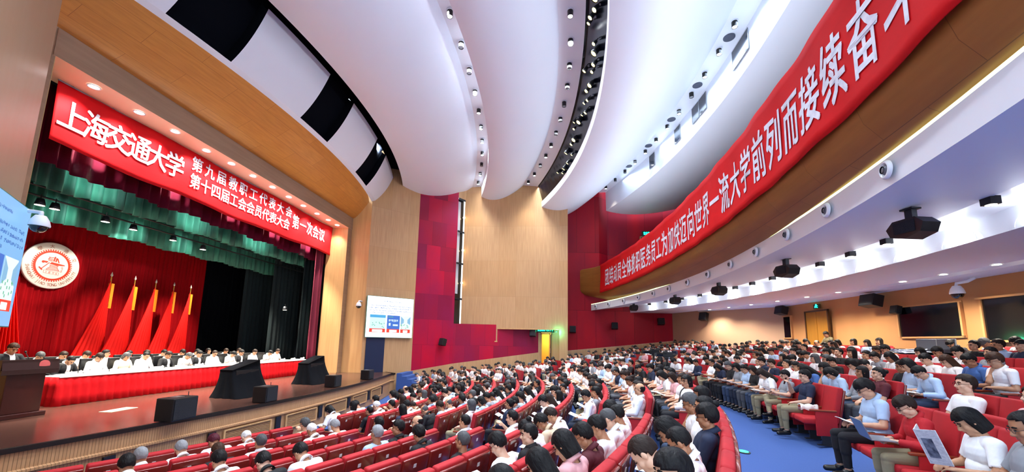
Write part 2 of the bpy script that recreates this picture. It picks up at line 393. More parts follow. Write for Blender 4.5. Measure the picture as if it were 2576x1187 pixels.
# ------------------------------------------------------------------ balcony
def xb(y): return bow(5.1, .0095, y) - (.22 * (y - 26.2) ** 2 if y > 26.2 else 0)
def bal(name, prof, m, y0=YN, y1=29.2, n=60, smooth=True):
    rows = []; uv = []
    for i in range(n + 1):
        y = y0 + (y1 - y0) * i / n; row = []; ur = []; s = 0
        e = 1 if y < 26.2 else 0
        for dx, z in prof:
            f = max(0, (y - 26.2)) / 3.0
            zz = z + (6.3 - z) * f * .55 * (1 if z < 6.3 else 0)
            row.append((xb(y) + dx, y, zz)); ur.append((y, z))
        rows.append(row); uv.append(ur)
    b = MB(); b.grid(rows, uv); return struct(b.build(name, m, smooth=smooth))
WOODB = brick_mat('balcony_wood', 'A46A30', '9A622B', '855224', 1.6, 1.2, '6B421D', .4, .5, .004, .5, ((.8, 10, 1), .5))
bal('wall_balcony_front', [(.9, 7.15), (.15, 7.15), (.03, 7.05), (.02, 6.2), (.03, 5.3), (.12, 5.05), (.38, 4.78), (.78, 4.6)], WOODB)
# slab above
b = MB(); n = 30
rows = [[(xb(YN + 30 * i / n) + .6, YN + 30 * i / n, 7.1), (16.9, YN + 30 * i / n, 10.2)] for i in range(n + 1)]
b.grid(rows); struct(b.build('floor_balcony', mat('balcony_carpet', '3A2A34', .9)))
def under(name, prof, m, smooth=False, y1=28.7): return struct(sweep(name, prof, YN, y1, m, n=44, smooth=smooth, clip=False))
U = [(5.87, 4.62, .0133), (5.87, 4.2, .0133), (8.25, 4.42, .016), (8.35, 4.52, .016), (9.25, 4.52, .016), (9.25, 4.1, .016), (11.8, 4.1, .0138), (11.85, 4.2, .0138), (12.25, 4.2, .0135), (12.3, 4.1, .0135), (14.6, 4.06, .01)]
under('ceiling_balcony_beam', U[0:2], WHITE2)
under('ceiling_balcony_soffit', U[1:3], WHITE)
under('ceiling_balcony_niche', U[2:6], WHITE2)
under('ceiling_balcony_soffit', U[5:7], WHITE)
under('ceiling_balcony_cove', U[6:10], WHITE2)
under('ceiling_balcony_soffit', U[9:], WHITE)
# LED line below the wood
under('trim_cove_line', [(5.86, 4.66, .0133), (5.9, 4.6, .0133)], mat('cove_led', 'E8FFC8', .5, emit='E8FFB0', estr=1.2))

# ------------------------------------------------------------------ floors
CX, CY = -23.0, 14.4
def zf(R):
    if R < 18: return -1.17
    if R < 26.75:
        d = R - 18; return -1.17 + .0496 * d + .00923 * d * d
    if R < 28.3: return .035
    return min(.95, .035 + .15 * max(0, (R - 28.7)) / .92)
b = MB(); rows = []; uv = []
Rs = [13, 15, 16.5, 18] + [18 + .5 * i for i in range(1, 18)] + [26.75, 28.3, 28.7] + [29.2 + .6 * i for i in range(11)] + [38, 41]
for R in Rs:
    rows.append([(CX + R * math.cos(R_(a)), CY + R * math.sin(R_(a)), zf(R)) for a in range(-52, 50, 2)]); uv.append([(R, a) for a in range(-52, 50, 2)])
b.grid(rows, uv); struct(b.build('floor', BLUEC, smooth=True))
# stage floor
def lip(y): return -7.82 - .0125 * (y - 14) ** 2
b = MB(); ys = [3.5 + .5 * i for i in range(37)] + [21.75]
rows = [[(-21.5, y, 0), (-14, y, 0), (lip(y), y, 0)] for y in ys]
for y, x in ((22.3, -8.75), (22.7, -9.3)): rows.append([(-21.5, y, 0), (-14, y, 0), (x, y, 0)])
rows.append([(-21.5, 27, 0), (-14, 27, 0), (-12.6, 27, 0)])
b.grid(rows, [[(p[1], p[0]) for p in r] for r in rows]); struct(b.build('floor_stage', STAGEF))
edge = [(lip(y), y) for y in ys] + [(-8.45, 22.05), (-8.75, 22.3), (-9.3, 22.7)]
b = MB(); rows = [[(x - .02, y, .015), (x + .04, y, .012), (x + .05, y, -.07), (x, y, -.08)] for x, y in edge]; b.grid(rows)
struct(b.build('trim_stage_edge', mat('black_rubber_edge', '0C0A0C', .35), smooth=False))
b = MB(); u = 0; rows = []; uv = []
for i, (x, y) in enumerate(edge):
    if i: u += math.hypot(x - edge[i - 1][0], y - edge[i - 1][1])
    rows.append([(x + .0, y, -.07), (x, y, -.36), (x + .035, y, -.38), (x + .035, y, -.42), (x - .02, y, -.44), (x - .02, y, -1.15)]); uv.append([(u, -.05), (u, -.36), (u, -.38), (u, -.42), (u, -.44), (u, -1.15)])
b.grid(rows, uv); struct(b.build('wall_stage_front', FASC, smooth=False))
# ------------------------------------------------------------------ stage shell
b = MB()
b.quad((-21.5, 2.5, 0), (-21.5, 27.5, 0), (-21.5, 27.5, 10), (-21.5, 2.5, 10))
b.quad((-21.5, 27.5, 0), (-12.6, 27.5, 0), (-12.6, 27.5, 10), (-21.5, 27.5, 10))
b.quad((-21.5, 2.5, 0), (-12.6, 2.5, 0), (-12.6, 2.5, 10), (-21.5, 2.5, 10))
b.quad((-21.5, 2.5, 9.9), (-12.6, 2.5, 9.9), (-12.6, 27.5, 9.9), (-21.5, 27.5, 9.9))
struct(b.build('wall_stage_back', mat('stage_black_wall', '050709', .95)))
b = MB(); b.quad((-12.6, 21.15, 0), (-12.6, 27.5, 0), (-12.6, 27.5, 9.9), (-12.6, 21.15, 9.9)); b.quad((-12.6, 2.5, 0), (-12.6, 7.36, 0), (-12.6, 7.36, 9.9), (-12.6, 2.5, 9.9))
struct(b.build('wall_stage_back', BLKC))

# ------------------------------------------------------------------ drapes
def drape(name, x, y0, y1, z0, z1, m, label, cat, amp=.07, wl=.28, seed=0, wav=.0, parent=None, group=None, dirx=0):
    """pleated cloth hanging along Y at X=x; dirx slants it in X per metre of Y"""
    rnd = random.Random(seed); n = int((y1 - y0) / wl * 8); rows = []; ph = rnd.random() * 6
    offs = []; 
    for i in range(n + 1):
        y = y0 + (y1 - y0) * i / n; s = (y - y0) / wl * 2 * PI + 1.3 * math.sin(y * 2.1 + ph)
        offs.append((y, amp * math.sin(s) + amp * .4 * math.sin(s * .47 + ph)))
    for k in range(7):
        z = z0 + (z1 - z0) * k / 6
        rows.append([(x + o * (1 - .35 * k / 6) + dirx * (y - y0), y, z + (wav * math.sin(y * 3 + ph) if k == 0 else 0)) for y, o in offs])
    b = MB(); b.grid(rows); o = b.build(name, m, parent, smooth=True, solid=.015)
    if label: tag(o, label, cat, group)
    return o
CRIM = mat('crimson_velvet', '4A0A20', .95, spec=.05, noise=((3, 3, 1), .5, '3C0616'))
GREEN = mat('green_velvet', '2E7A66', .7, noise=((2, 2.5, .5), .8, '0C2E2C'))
REDV = mat('red_backdrop_cloth', 'A00610', .85, spec=.1, noise=((2, 6, .3), .5, '7C040C'))
TEAL = mat('dark_teal_cloth', '0C2126', .9, noise=((2, 1.5, .2), .6, '050C10'))
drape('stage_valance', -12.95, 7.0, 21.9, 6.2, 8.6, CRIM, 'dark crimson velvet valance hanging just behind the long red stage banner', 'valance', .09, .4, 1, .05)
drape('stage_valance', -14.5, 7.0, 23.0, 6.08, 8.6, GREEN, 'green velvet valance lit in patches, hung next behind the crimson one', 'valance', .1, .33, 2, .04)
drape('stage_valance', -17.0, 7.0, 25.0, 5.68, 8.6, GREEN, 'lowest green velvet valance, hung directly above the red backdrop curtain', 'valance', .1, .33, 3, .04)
drape('backdrop_curtain', -20.0, 6.0, 21.2, 0.0, 8.0, REDV, 'tall red pleated backdrop curtain carrying the round white emblem', 'curtain', .05, .22, 4)
drape('stage_curtain', -12.75, 20.35, 21.12, 0.0, 8.4, mat('wine_velvet', '6E0A2C', .8), 'wine coloured gathered curtain hanging at the wooden jamb of the stage', 'curtain', .1, .3, 5)
for k, (x, y0, y1, dx, w) in enumerate([(-20.3, 21.0, 26.0, 0, 'black curtain beside the red backdrop edge'), (-18.0, 21.9, 24.4, 0, 'dark teal wing curtain deepest in the stage wings'), (-15.9, 21.5, 24.0, 0, 'dark teal wing curtain midway between backdrop and wine curtain'), (-14.2, 21.6, 24.0, 0, 'dark teal wing curtain just behind the wine curtain')]):
    drape('wing_curtain', x, y0, y1, 0.0, 8.2, TEAL if k else BLKC, w, 'curtain', .08, .35, 10 + k)

# ------------------------------------------------------------------ lettering
GLY = {}
def glyph(ch, bold=.02):
    key = (ch, bold)
    if key in GLY: return GLY[key]
    c = bpy.data.curves.new('g', 'FONT'); c.body = ch; c.size = 1; c.offset = bold; c.resolution_u = 2; c.extrude = .0
    o = bpy.data.objects.new('g', c); COL.objects.link(o)
    dg = bpy.context.evaluated_depsgraph_get(); dg.update(); me = o.evaluated_get(dg).to_mesh()
    v = [tuple(p.co) for p in me.vertices]; f = [tuple(p.vertices) for p in me.polygons]
    o.evaluated_get(dg).to_mesh_clear(); bpy.data.objects.remove(o); bpy.data.curves.remove(c)
    GLY[key] = (v, f); return GLY[key]
def text_into(b, ch, place, w, h, bold=.02, box=True, lat=False):
    """place(u, v) -> 3D; the glyph's em box is scaled to w x h and centred on u=v=0"""
    v, f = glyph(ch, 0)
    if not v: return
    if lat: x0 = min(p[0] for p in v); x1 = max(p[0] for p in v); cx = (x0 + x1) / 2; cy = .36
    else: cx, cy = .5, .38
    t = bold * .62
    for dx, dy in (((0, 0),) if bold < .012 else ((-t, -t * .7), (t, -t * .7), (-t, t * .7), (t, t * .7), (0, 0))):
        n = len(b.v)
        b.v += [tuple(place((p[0] - cx + dx) * w, (p[1] - cy + dy) * h)) for p in v]
        for q in f: b.f.append(tuple(n + i for i in q)); b.mi.append(0); b.uv.append([(0, 0)] * len(q))
# stage banner
sb = empty('stage_banner', (-12.3, 14.6, 6.6), 0, 'long red cloth banner with white Chinese lettering across the top of the stage opening', 'banner')
def wr(y, z, a=1): return a * (.03 * math.sin(y * 1.1 + z) + .012 * math.sin(y * 3.7 - z * 2.3))
b = MB(); ny, nz = 200, 12
sbz = lambda y: 6.62 - .09 * math.sin((y - 8.1) / 13 * PI) + .03 * math.sin(y * 1.7)
b.grid([[(-12.32 + wr(y, z) , y, z) for j in range(nz + 1) for z in [sbz(y) + (8.24 - sbz(y)) * j / nz]] for i in range(ny + 1) for y in [8.12 + (21.1 - 8.12) * i / ny]])
def par(o, root):
    o.parent = root; o.matrix_parent_inverse = Matrix.Translation(-root.location) if not root.rotation_euler.z else root.matrix_world.inverted(); return o
def adopt(o, root):
    """o was modelled in world coordinates: shift its mesh into the root's frame"""
    M = (Matrix.Translation(root.location) @ root.rotation_euler.to_matrix().to_4x4()).inverted()
    o.data.transform(M); o.parent = root; return o
adopt(b.build('banner_cloth', REDC, smooth=True, solid=.01), sb)
b = MB()
def stage_txt(s, ys, zc, w, h, bold):
    for ch, y in zip(s, ys):
        text_into(b, ch, lambda u, v: (-12.30 + wr(y + u, zc + v) + .012, y + u, zc + v), w, h, bold)
stage_txt('上海交通大学', [8.5 + (11.33 - 8.5) * i / 5 for i in range(6)], 7.46, .66, .84, .028)
stage_txt('第九届教职工代表大会', [12.12 + 4.98 * i / 9 for i in range(10)], 7.84, .46, .54, .03)
stage_txt('第十四届工会会员代表大会', [12.12 + 4.93 * i / 11 for i in range(12)], 7.22, .45, .54, .03)
stage_txt('第一次会议', [17.72 + 2.36 * i / 4 for i in range(5)], 7.52, .56, .72, .028)
adopt(b.build('banner_lettering', LETTER), sb)
b = MB()
for i in range(14): b.tube([(-12.31, 8.4 + i * .96, 8.22), (-12.31, 8.4 + i * .96, 8.27)], .012, 6)
b.tube([(-12.34, 8.1, 8.24), (-12.34, 21.1, 8.24)], .02, 6)
adopt(b.build('hanging_rail', METAL), sb)
# balcony banner
bb = empty('balcony_banner', (5.0, 14.6, 5.25), 0, 'huge curved red banner with white Chinese lettering wrapped along the wooden balcony front', 'banner')
def bwr(y, z): return .02 * math.sin(y * 2.3 + z * 1.5) + .012 * math.sin(y * 5.1 - z * 3)
b = MB(); ny = 240
b.grid([[(xb(y) - .05 + bwr(y, z), y, z) for j in range(11) for z in [5.22 + 1.9 * j / 10]] for i in range(ny + 1) for y in [1.5 + (26.25 - 1.5) * i / ny]])
adopt(b.build('banner_cloth', REDC, smooth=True, solid=.012), bb)
b = MB(); S = '团结动员全体教职医务员工为加快迈向世界一流大学前列而接续奋斗'
for i, ch in enumerate(S):
    yc = 24.98 - .708 * i
    text_into(b, ch, lambda u, v: (xb(yc - u) - .07 + bwr(yc - u, 6.08 + v), yc - u, 6.1 + v), .66, 1.14, .03)
adopt(b.build('banner_lettering', LETTER), bb)

# ------------------------------------------------------------------ emblem
em = empty('round_emblem', (-19.86, 13.92, 4.55), 0, 'round white university emblem with a red gear ring on the red backdrop', 'emblem')
ER = .93
def ep(r, a): return (r * math.sin(a), r * math.cos(a))     # a clockwise from top, (u along +Y, v up)
def e3(u, v, d=.0): return (d, u, v)
MX = Matrix(((0, 0, 1), (1, 0, 0), (0, 1, 0)))
b = MB(); b.lathe([(0.001, 0), (ER, 0), (ER, .06), (ER - .02, .075), (.001, .075)], (0, 0, 0), MX, 64); b.build('emblem_disc', mat('cream_board', 'F5EADB', .5), em, smooth=False)
EO = mat('emblem_red', 'D23A16', .5)
b = MB(); N = 50
for i in range(N * 4):
    a0 = 2 * PI * i / (N * 4); a1 = 2 * PI * (i + 1) / (N * 4); ro = .655 if i % 4 in (0, 1) else .60; ri = .525
    (x0, y0), (x1, y1), (x2, y2), (x3, y3) = ep(ri, a0), ep(ri, a1), ep(ro, a1), ep(ro, a0)
    b.quad(e3(x0, y0, .082), e3(x1, y1, .082), e3(x2, y2, .082), e3(x3, y3, .082))
b.build('gear_ring', EO, em)
def poly(b, pts, d=.084):
    n = len(b.v); b.v += [e3(u / 1000 * 1.0, v / 1000, d) for u, v in pts]; b.f.append(tuple(range(n, n + len(pts)))); b.mi.append(0); b.uv.append([(0, 0)] * len(pts))
def bar(b, p, q, w, d=.084):
    p = Vector(p); q = Vector(q); t = (q - p).normalized() * w / 2; n = Vector((-t.y, t.x)); poly(b, [p + n, q + n, q - n, p - n], d)
b = MB()
for r in ((-160, 320, 60, 330), (-160, 275, -10, 262), (-165, 235, -20, 215), (-165, 195, -20, 170)): bar(b, (r[0], r[1]), (r[2], r[3]), 22)
bar(b, (-170, 230), (-110, 320), 20); poly(b, [(-10, 180), (40, 172), (75, 370), (30, 376)]); poly(b, [(60, 170), (110, 162), (130, 330), (85, 338)]); poly(b, [(170, 150), (215, 140), (150, 320), (110, 305)])
b.build('book_mark', EO, em)
b = MB()
poly(b, [(-110, 60), (-40, 140), (400, 90), (400, 55), (220, 35), (150, 20), (40, 40)])          # anvil top
for k, (w0, w1, z) in enumerate([(-90, 190, 10), (-60, 150, -35), (-90, 170, -80), (-130, 200, -130), (-190, 240, -175)]): bar(b, (w0, z), (w1, z - 8), 20)
bar(b, (-90, 10), (-60, -40), 14); bar(b, (190, 10), (150, -40), 14); bar(b, (-60, -40), (-190, -180), 14); bar(b, (150, -40), (240, -180), 14)
b.build('anvil_mark', EO, em)
b = MB(); bar(b, (-330, -170), (-110, 110), 26); poly(b, [(-360, 110), (-330, 160), (-170, 150), (-150, 120), (-210, 70), (-250, 90), (-300, 60), (-340, 70)]); poly(b, [(-430, -130), (-400, -100), (-290, -190), (-310, -240)])
b.build('hammer_mark', EO, em)
b = MB()
for (u, v, r1, r2) in ((320, -30, 30, 44), (345, -85, 14, 34), (325, -140, 14, 34), (305, -190, 34, 40)):
    for i in range(14):
        a0 = 2 * PI * i / 14; a1 = 2 * PI * (i + 1) / 14; f = .68
        poly(b, [(u + r1 * math.cos(a0), v + r2 * math.sin(a0)), (u + r1 * math.cos(a1), v + r2 * math.sin(a1)), (u + f * r1 * math.cos(a1), v + f * r2 * math.sin(a1)), (u + f * r1 * math.cos(a0), v + f * r2 * math.sin(a0))])
b.build('chain_mark', EO, em)
b = MB()
for p, q in (((-250, -210), (240, -250)), ((-250, -320), (240, -360)), ((-250, -205), (-250, -325)), ((240, -245), (240, -365))): bar(b, p, q, 9)
for ch, u in zip('1896', (-170, -60, 60, 165)):
    text_into(b, ch, lambda x, y: (.084, u / 1000 + x, (-285 - .07 * u) / 1000 + y), .13, .11, .0, lat=True)
b.build('date_mark', EO, em)
EG = mat('emblem_bronze', 'A8552A', .5)
b = MB(); txt = 'SHANGHAI JIAO TONG UNIVERSITY'; n = len(txt)
for i, ch in enumerate(txt):
    if ch == ' ': continue
    a = R_(262 - (262 - 102) * i / (n - 1)); r = .77
    def pl(x, y): 
        # baseline inside facing out at the bottom: rotate so that letters read along the lower arc
        th = PI - a; c, s = math.cos(th), math.sin(th); cu, cv = ep(r, a)
        return (.084, cu + x * c - y * s, cv + x * s + y * c)
    text_into(b, ch, pl, .13, .17, .0, lat=True)
b.build('latin_lettering', EG, em)
b = MB()
for ch, a in zip('學大通交', (-38, -8, 28, 62)):
    a = R_(a); r = .775
    def pl(x, y):
        c, s = math.cos(-a), math.sin(-a); cu, cv = ep(r, a); return (.084, cu + x * c - y * s, cv + x * s + y * c)
    text_into(b, ch, pl, .17, .17, -.01)
b.build('chinese_lettering', EG, em)

# ------------------------------------------------------------------ flags
FLAGR = mat('bright_red_flag_cloth', 'DA0C04', .7, spec=.2, noise=((2, 3, 1), .4, 'C00804'))
def flag_obj(y, sgn, wide=1.6):
    r = empty('draped_flag', (-18.4, y, 0), -sgn * R_(20)); H = 4.3
    b = MB(); b.tube([(0, 0, 0), (0, 0, H)], .022, 8); b.build('flagpole', mat('brass', 'B98A3A', .35, .8), r)
    b = MB(); b.lathe([(.001, .2), (.03, .1), (.045, .05), (.02, 0), (.001, -.02)], (0, 0, H)); b.build('spear_finial', mat('silver_finial', 'E8E2D4', .3, .5), r, smooth=True)
    b = MB(); b.box(-.05, -.03 if sgn < 0 else -.14, H - 1.35, .06, .14 if sgn < 0 else .03, H - .3); b.build('gold_fringe', mat('gold_fringe', 'DE7C0C', .6, bump=((40, 40, 3), .8)), r)
    b = MB(); rows = []; n = 70; m = 24
    for i in range(m + 1):
        t = i / m; row = []
        for j in range(n + 1):
            s = j / n
            spread = wide * t ** 1.12
            yy = sgn * spread * s ** 1.15 + sgn * (-.12 if wide > 1 else -.5) * t * (1 - s)
            xx = .085 * t ** .9 * math.sin(s * 2 * PI * 8 + 2.2 * s + 1.2 * t) + .1 * math.sin(s * PI) * t
            zz = H - .12 - (H - .35) * t * (1 - .12 * s * s)
            row.append((xx, yy, zz))
        rows.append(row)
    b.grid(rows); b.build('flag_cloth', FLAGR, r, smooth=True, solid=.01)
    return r
fl = [(15.0, -1, 'tallest looking red draped flag, first on the emblem side of the row of five'), (15.97, -1, 'second red draped flag counted from the emblem'), (16.93, -1, 'middle red draped flag of the row of five on stage'), (17.85, -1, 'fourth red draped flag counted from the emblem'), (18.78, -1, 'last red draped flag, beside the black wing curtains'), (11.95, 1, 'single red draped flag below the emblem, near the lectern')]
for y, s, lb in fl: tag(flag_obj(y, s, 1.6 if s < 0 else .55), lb, 'flag', 'red draped flags on stage')

# ------------------------------------------------------------------ conference tables on stage
SKIRT = mat('red_table_skirt', 'CC0812', .8, spec=.2, noise=((2, 4, .4), .4, 'AE0A14'))
def ctable(x0, x1, y0, y1, label):
    r = empty('conference_table', ((x0 + x1) / 2, (y0 + y1) / 2, 0), 0, label, 'table', 'skirted tables on stage')
    b = MB(); b.box(x0, y0, .72, x1 + .04, y1, .75); adopt(b.build('tabletop', mat('paper_glare_white', 'F4F0E6', .5), bevel=.008), r)  # white of the top stands for papers and glare
    pts = []; 
    def side(p, q, nx, ny):
        L = math.hypot(q[0] - p[0], q[1] - p[1]); n = int(L / .03)
        for i in range(n + 1):
            t = i / n; w = .022 * math.sin(i * .9) + .01 * math.sin(i * .37); pts.append((p[0] + (q[0] - p[0]) * t, p[1] + (q[1] - p[1]) * t, nx, ny, w))
    side((x0, y0), (x1, y0), 0, -1); side((x1, y0), (x1, y1), 1, 0); side((x1, y1), (x0, y1), 0, 1)
    rows = [[(x + nx * (w * f + o), y + ny * (w * f + o), z) for x, y, nx, ny, w in pts] for z, f, o in ((.735, .2, .01), (.5, .8, .02), (.25, 1, .035), (.01, 1.2, .06))]
    b = MB(); b.grid(rows); adopt(b.build('table_skirt', SKIRT, smooth=True, solid=.006), r)
    return r
ctable(-13.15, -12.5, 9.35, 20.15, 'long table with bright red pleated skirt along the front of the stage')
ctable(-14.95, -14.3, 10.4, 19.6, 'second skirted table behind the first row of seated officials')
rnd = random.Random(5)
PAPER = mat('white_paper', 'F3F2EC', .7)
# things on the front table
npl = 0
for i in range(14):
    y = 9.75 + i * .78
    b = MB(); b.box(-.09, -.14, 0, .0, .14, .012); b.box(-.02, -.13, .012, -.01, .13, .1)
    o = b.build('name_placard', PAPER, loc=(-12.66, y, .75)); tag(o, 'white name placard on the red-skirted stage table, number %s along from the lectern end' % ['one', 'two', 'three', 'four', 'five', 'six', 'seven', 'eight', 'nine', 'ten', 'eleven', 'twelve', 'thirteen', 'fourteen'][i], 'placard', 'placards on the stage table')
    b = MB(); b.box(-.15, -.11, 0, .15, .11, .015); o = b.build('document', PAPER, loc=(-12.95, y + .05, .75), rot=(0, 0, rnd.uniform(-.3, .3)))
    tag(o, 'sheaf of white papers on the stage table before the %s seat from the lectern end' % ['first', 'second', 'third', 'fourth', 'fifth', 'sixth', 'seventh', 'eighth', 'ninth', 'tenth', 'eleventh', 'twelfth', 'thirteenth', 'fourteenth'][i], 'papers', 'papers on the stage table')
    cu = MB(); cu.lathe([(.001, 0), (.034, 0), (.04, .09), (.036, .09), (.031, .01), (.001, .008)], seg=14)
    o = cu.build('tea_cup', mat('white_china', 'F5F5F2', .2), smooth=True, loc=(-12.75, y + .27, .75)); tag(o, 'white lidded tea cup on the stage table beside placard %s' % ['one', 'two', 'three', 'four', 'five', 'six', 'seven', 'eight', 'nine', 'ten', 'eleven', 'twelve', 'thirteen', 'fourteen'][i], 'cup', 'cups on the stage table')
    cl = MB(); cl.lathe([(.04, 0), (.03, .012), (.008, .018), (.008, .03), (.001, .032)], (0, 0, .09), seg=14); cl.build('cup_lid', MATS['white_china'], o, smooth=True)

# lectern
le = empty('lectern', (-11.75, 8.05, 0), 0, 'dark wood lectern with a red round badge at the near end of the stage', 'lectern')
DW = mat('dark_mahogany', '3A120E', .3, noise=((2, 2, .6), .5, '260A08'))
b = MB(); b.box(-.26, -.42, 0, .26, .42, .1); b.box(-.2, -.34, .1, .2, .34, .95); b.build('pedestal', DW, le, bevel=.015)
b = MB(); b.box(-.3, -.5, .95, .3, .5, 1.05); b.quad((.3, -.5, 1.05), (.3, .5, 1.05), (.26, .5, 1.26), (.26, -.5, 1.26)); b.box(.2, -.5, 1.02, .27, .5, 1.27); b.build('desk_top', mat('dark_walnut', '2A1614', .35), le)
b = MB(); b.lathe([(.001, .0), (.1, .0), (.1, .012), (.001, .014)], (.275, .22, 1.15), MX, 28); b.build('badge', mat('pale_red_badge', 'C25A5A', .5), le)
b = MB(); b.tube([(.05, .1, 1.05), (.0, .1, 1.3), (-.1, .1, 1.42)], .008, 6); b.ball((-.1, .1, 1.43), .022); b.build('microphone', BLK, le)

# floor monitors, draped
def draped(x, y, rz, label):
    r = empty('stage_monitor', (x, y, 0), rz, label, 'speaker', 'draped floor monitors on stage')
    b = MB(); H = .98; rows = []
    for k in range(7):
        t = k / 6; z = H * (1 - t); fx = .24 + .3 * t ** 2.0; fy = .5 + .14 * t ** 1.6; row = []
        for j in range(40):
            a = 2 * PI * j / 40; c, s = math.cos(a), math.sin(a); q = max(abs(c), abs(s)); w = 1 + .05 * t * math.sin(j * 1.9)
            px = c / q * fx * w; py = s / q * fy * w
            zz = z + (.14 * (py / fy) if k == 0 else .07 * (py / fy) * (1 - t))
            row.append((px - .15 * (1 - t), py, zz if k < 6 else .005))
        rows.append(row)
    b.grid(rows, closed=True); n = len(b.v); b.f.append(tuple(range(40))); b.mi.append(0); b.uv.append([(0, 0)] * 40)
    b.build('black_drape', BLKC, r, smooth=True)
    b = MB(); b.box(-.3, -.42, 0, .15, .42, .82); b.build('speaker_cabinet', BLK, r)
    return r
draped(-9.62, 12.1, R_(-6), 'large monitor speaker under black cloth, nearer the lectern')
draped(-9.68, 16.1, R_(-4), 'large monitor speaker under black cloth, nearer the wooden jamb')
def cab(x, y, rz, w, d, h, label):
    r = empty('foldback_speaker', (x, y, 0), rz, label, 'speaker', 'small black speakers along the stage edge')
    b = MB(); b.box(-d / 2, -w / 2, .01, d / 2, w / 2, h); cb0 = b.build('cabinet', BLK, r, bevel=.02)
    b = MB(); b.box(d / 2, -w / 2 + .03, .04, d / 2 + .012, w / 2 - .03, h - .03); b.build('grille', mat('speaker_grille', '10141C', .8, bump=((90, 90, 90), .8)), cb0)
    b = MB(); b.tube([(0, w / 2 - .06, h), (0, w / 2 - .06, h + .09)], .008, 6); b.build('bracket', CHROME, r)
    b = MB(); b.box(-.12, -.1, h - .005, .06, .1, h + .006); b.build('top_handle', METAL, r)
for (x, y, w, h, lb) in [(-8.22, 8.45, .62, .5, 'black speaker cabinet on the stage edge, biggest and closest to the camera'), (-8.12, 11.15, .5, .46, 'black speaker cabinet on the stage edge in front of the first draped monitor'), (-8.22, 15.05, .5, .46, 'black speaker cabinet on the stage edge past the second draped monitor'), (-8.3, 18.2, .5, .44, 'black speaker with pale top on the stage edge near the blue door')]:
    cab(x, y, 0, w, .42, h, lb)
b = MB(); b.box(-.05, -.35, 0, .05, .35, .02)
for k, (x, y) in enumerate([(-10.6, 9.3), (-10.2, 12.5), (-10.5, 14.4)]):
    o = (b.build('floor_cover_plate', mat('pale_plate', 'E8D9B8', .4), loc=(x, y, 0), rot=(0, 0, .1)) if k == 0 else bpy.data.objects['floor_cover_plate'].copy())
    if k: COL.objects.link(o); o.location = (x, y, 0)
    o.scale = (3, 1, .4)
    tag(o, ['pale rectangular floor plate on the stage nearest the lectern', 'pale floor plate beside the first draped monitor', 'small pale floor plate between the two draped monitors'][k], 'floor plate', 'pale plates in the stage floor')

# rig lamps inside the stage
LAMPON = mat('lamp_glow_warm', 'FFF2D0', .5, emit='FFF0C8', estr=14)
LAMPC = mat('lamp_glow_cool', 'FFFFFF', .5, emit='F4F8FF', estr=9)
bt = empty('lighting_batten', (-15.2, 16, 5.85), 0, 'black steel lighting batten hung across the stage between the green valances', 'batten')
b = MB(); b.tube([(0, -8, .1), (0, 8.5, .1)], .03, 8); b.tube([(0, -8, .4), (0, 8.5, .4)], .03, 8); b.build('pipe', BLK, bt)
for k, (x, y, z) in enumerate([(-15, 9.99, 5.62), (-15, 10.35, 5.62), (-15, 11.75, 5.66), (-15, 12.67, 5.65), (-15, 14.22, 5.66), (-15, 15.63, 5.62), (-14.6, 20.9, 3.4)]):
    r = empty('stage_lamp', (x, y, z), 0, ['glowing stage lamp %s on the batten above the emblem' % s for s in ('nearest the jamb edge', 'second from the near end', 'third from the near end', 'fourth from the near end', 'fifth from the near end', 'at the far end')][k] if k < 6 else 'lone glowing side lamp low in the wings by the wine curtain', 'lamp', 'lamps of the stage rig')
    b = MB(); b.lathe([(.001, .22), (.08, .2), (.11, .08), (.12, 0), (.11, 0)], seg=14); hs = b.build('lamp_housing', CHROME, r, smooth=True)
    b = MB(); b.lathe([(.11, .005), (.001, .005)], seg=14); b.build('lamp_lens', LAMPON, hs)
    b = MB(); b.tube([(0, 0, .2), (0, 0, .34)], .015, 6); b.build('yoke', BLK, r)

# soffit downlights over the banner
for k, (x, y) in enumerate([(-11.68, 8.43), (-11.68, 9.59), (-11.6, 10.63), (-11.68, 11.87), (-11.6, 12.88), (-11.6, 13.97), (-11.6, 15.11), (-11.64, 16.26), (-11.68, 17.42), (-11.7, 18.61), (-11.7, 19.67), (-11.7, 20.6)]):
    r = empty('recessed_downlight', (x - .08, y, 8.24), 0, 'bright round downlight in the soffit above the stage banner, place %s from the lectern end' % ['one', 'two', 'three', 'four', 'five', 'six', 'seven', 'eight', 'nine', 'ten', 'eleven', 'twelve'][k], 'downlight', 'downlights in the portal soffit')
    b = MB(); b.lathe([(.14, 0), (.14, -.012), (.11, -.012), (.105, .0)], seg=20); b.build('trim_ring', WHITE2, r, smooth=True)
    b = MB(); b.lathe([(.105, -.002), (.001, -.002)], seg=20); b.build('lens', LAMPC, r)
    s = spot('soffit_spot', (x - .1, y, 8.2), (x - .45, y, 6.8), 190, 110, .9, (1, .95, .88), .06)

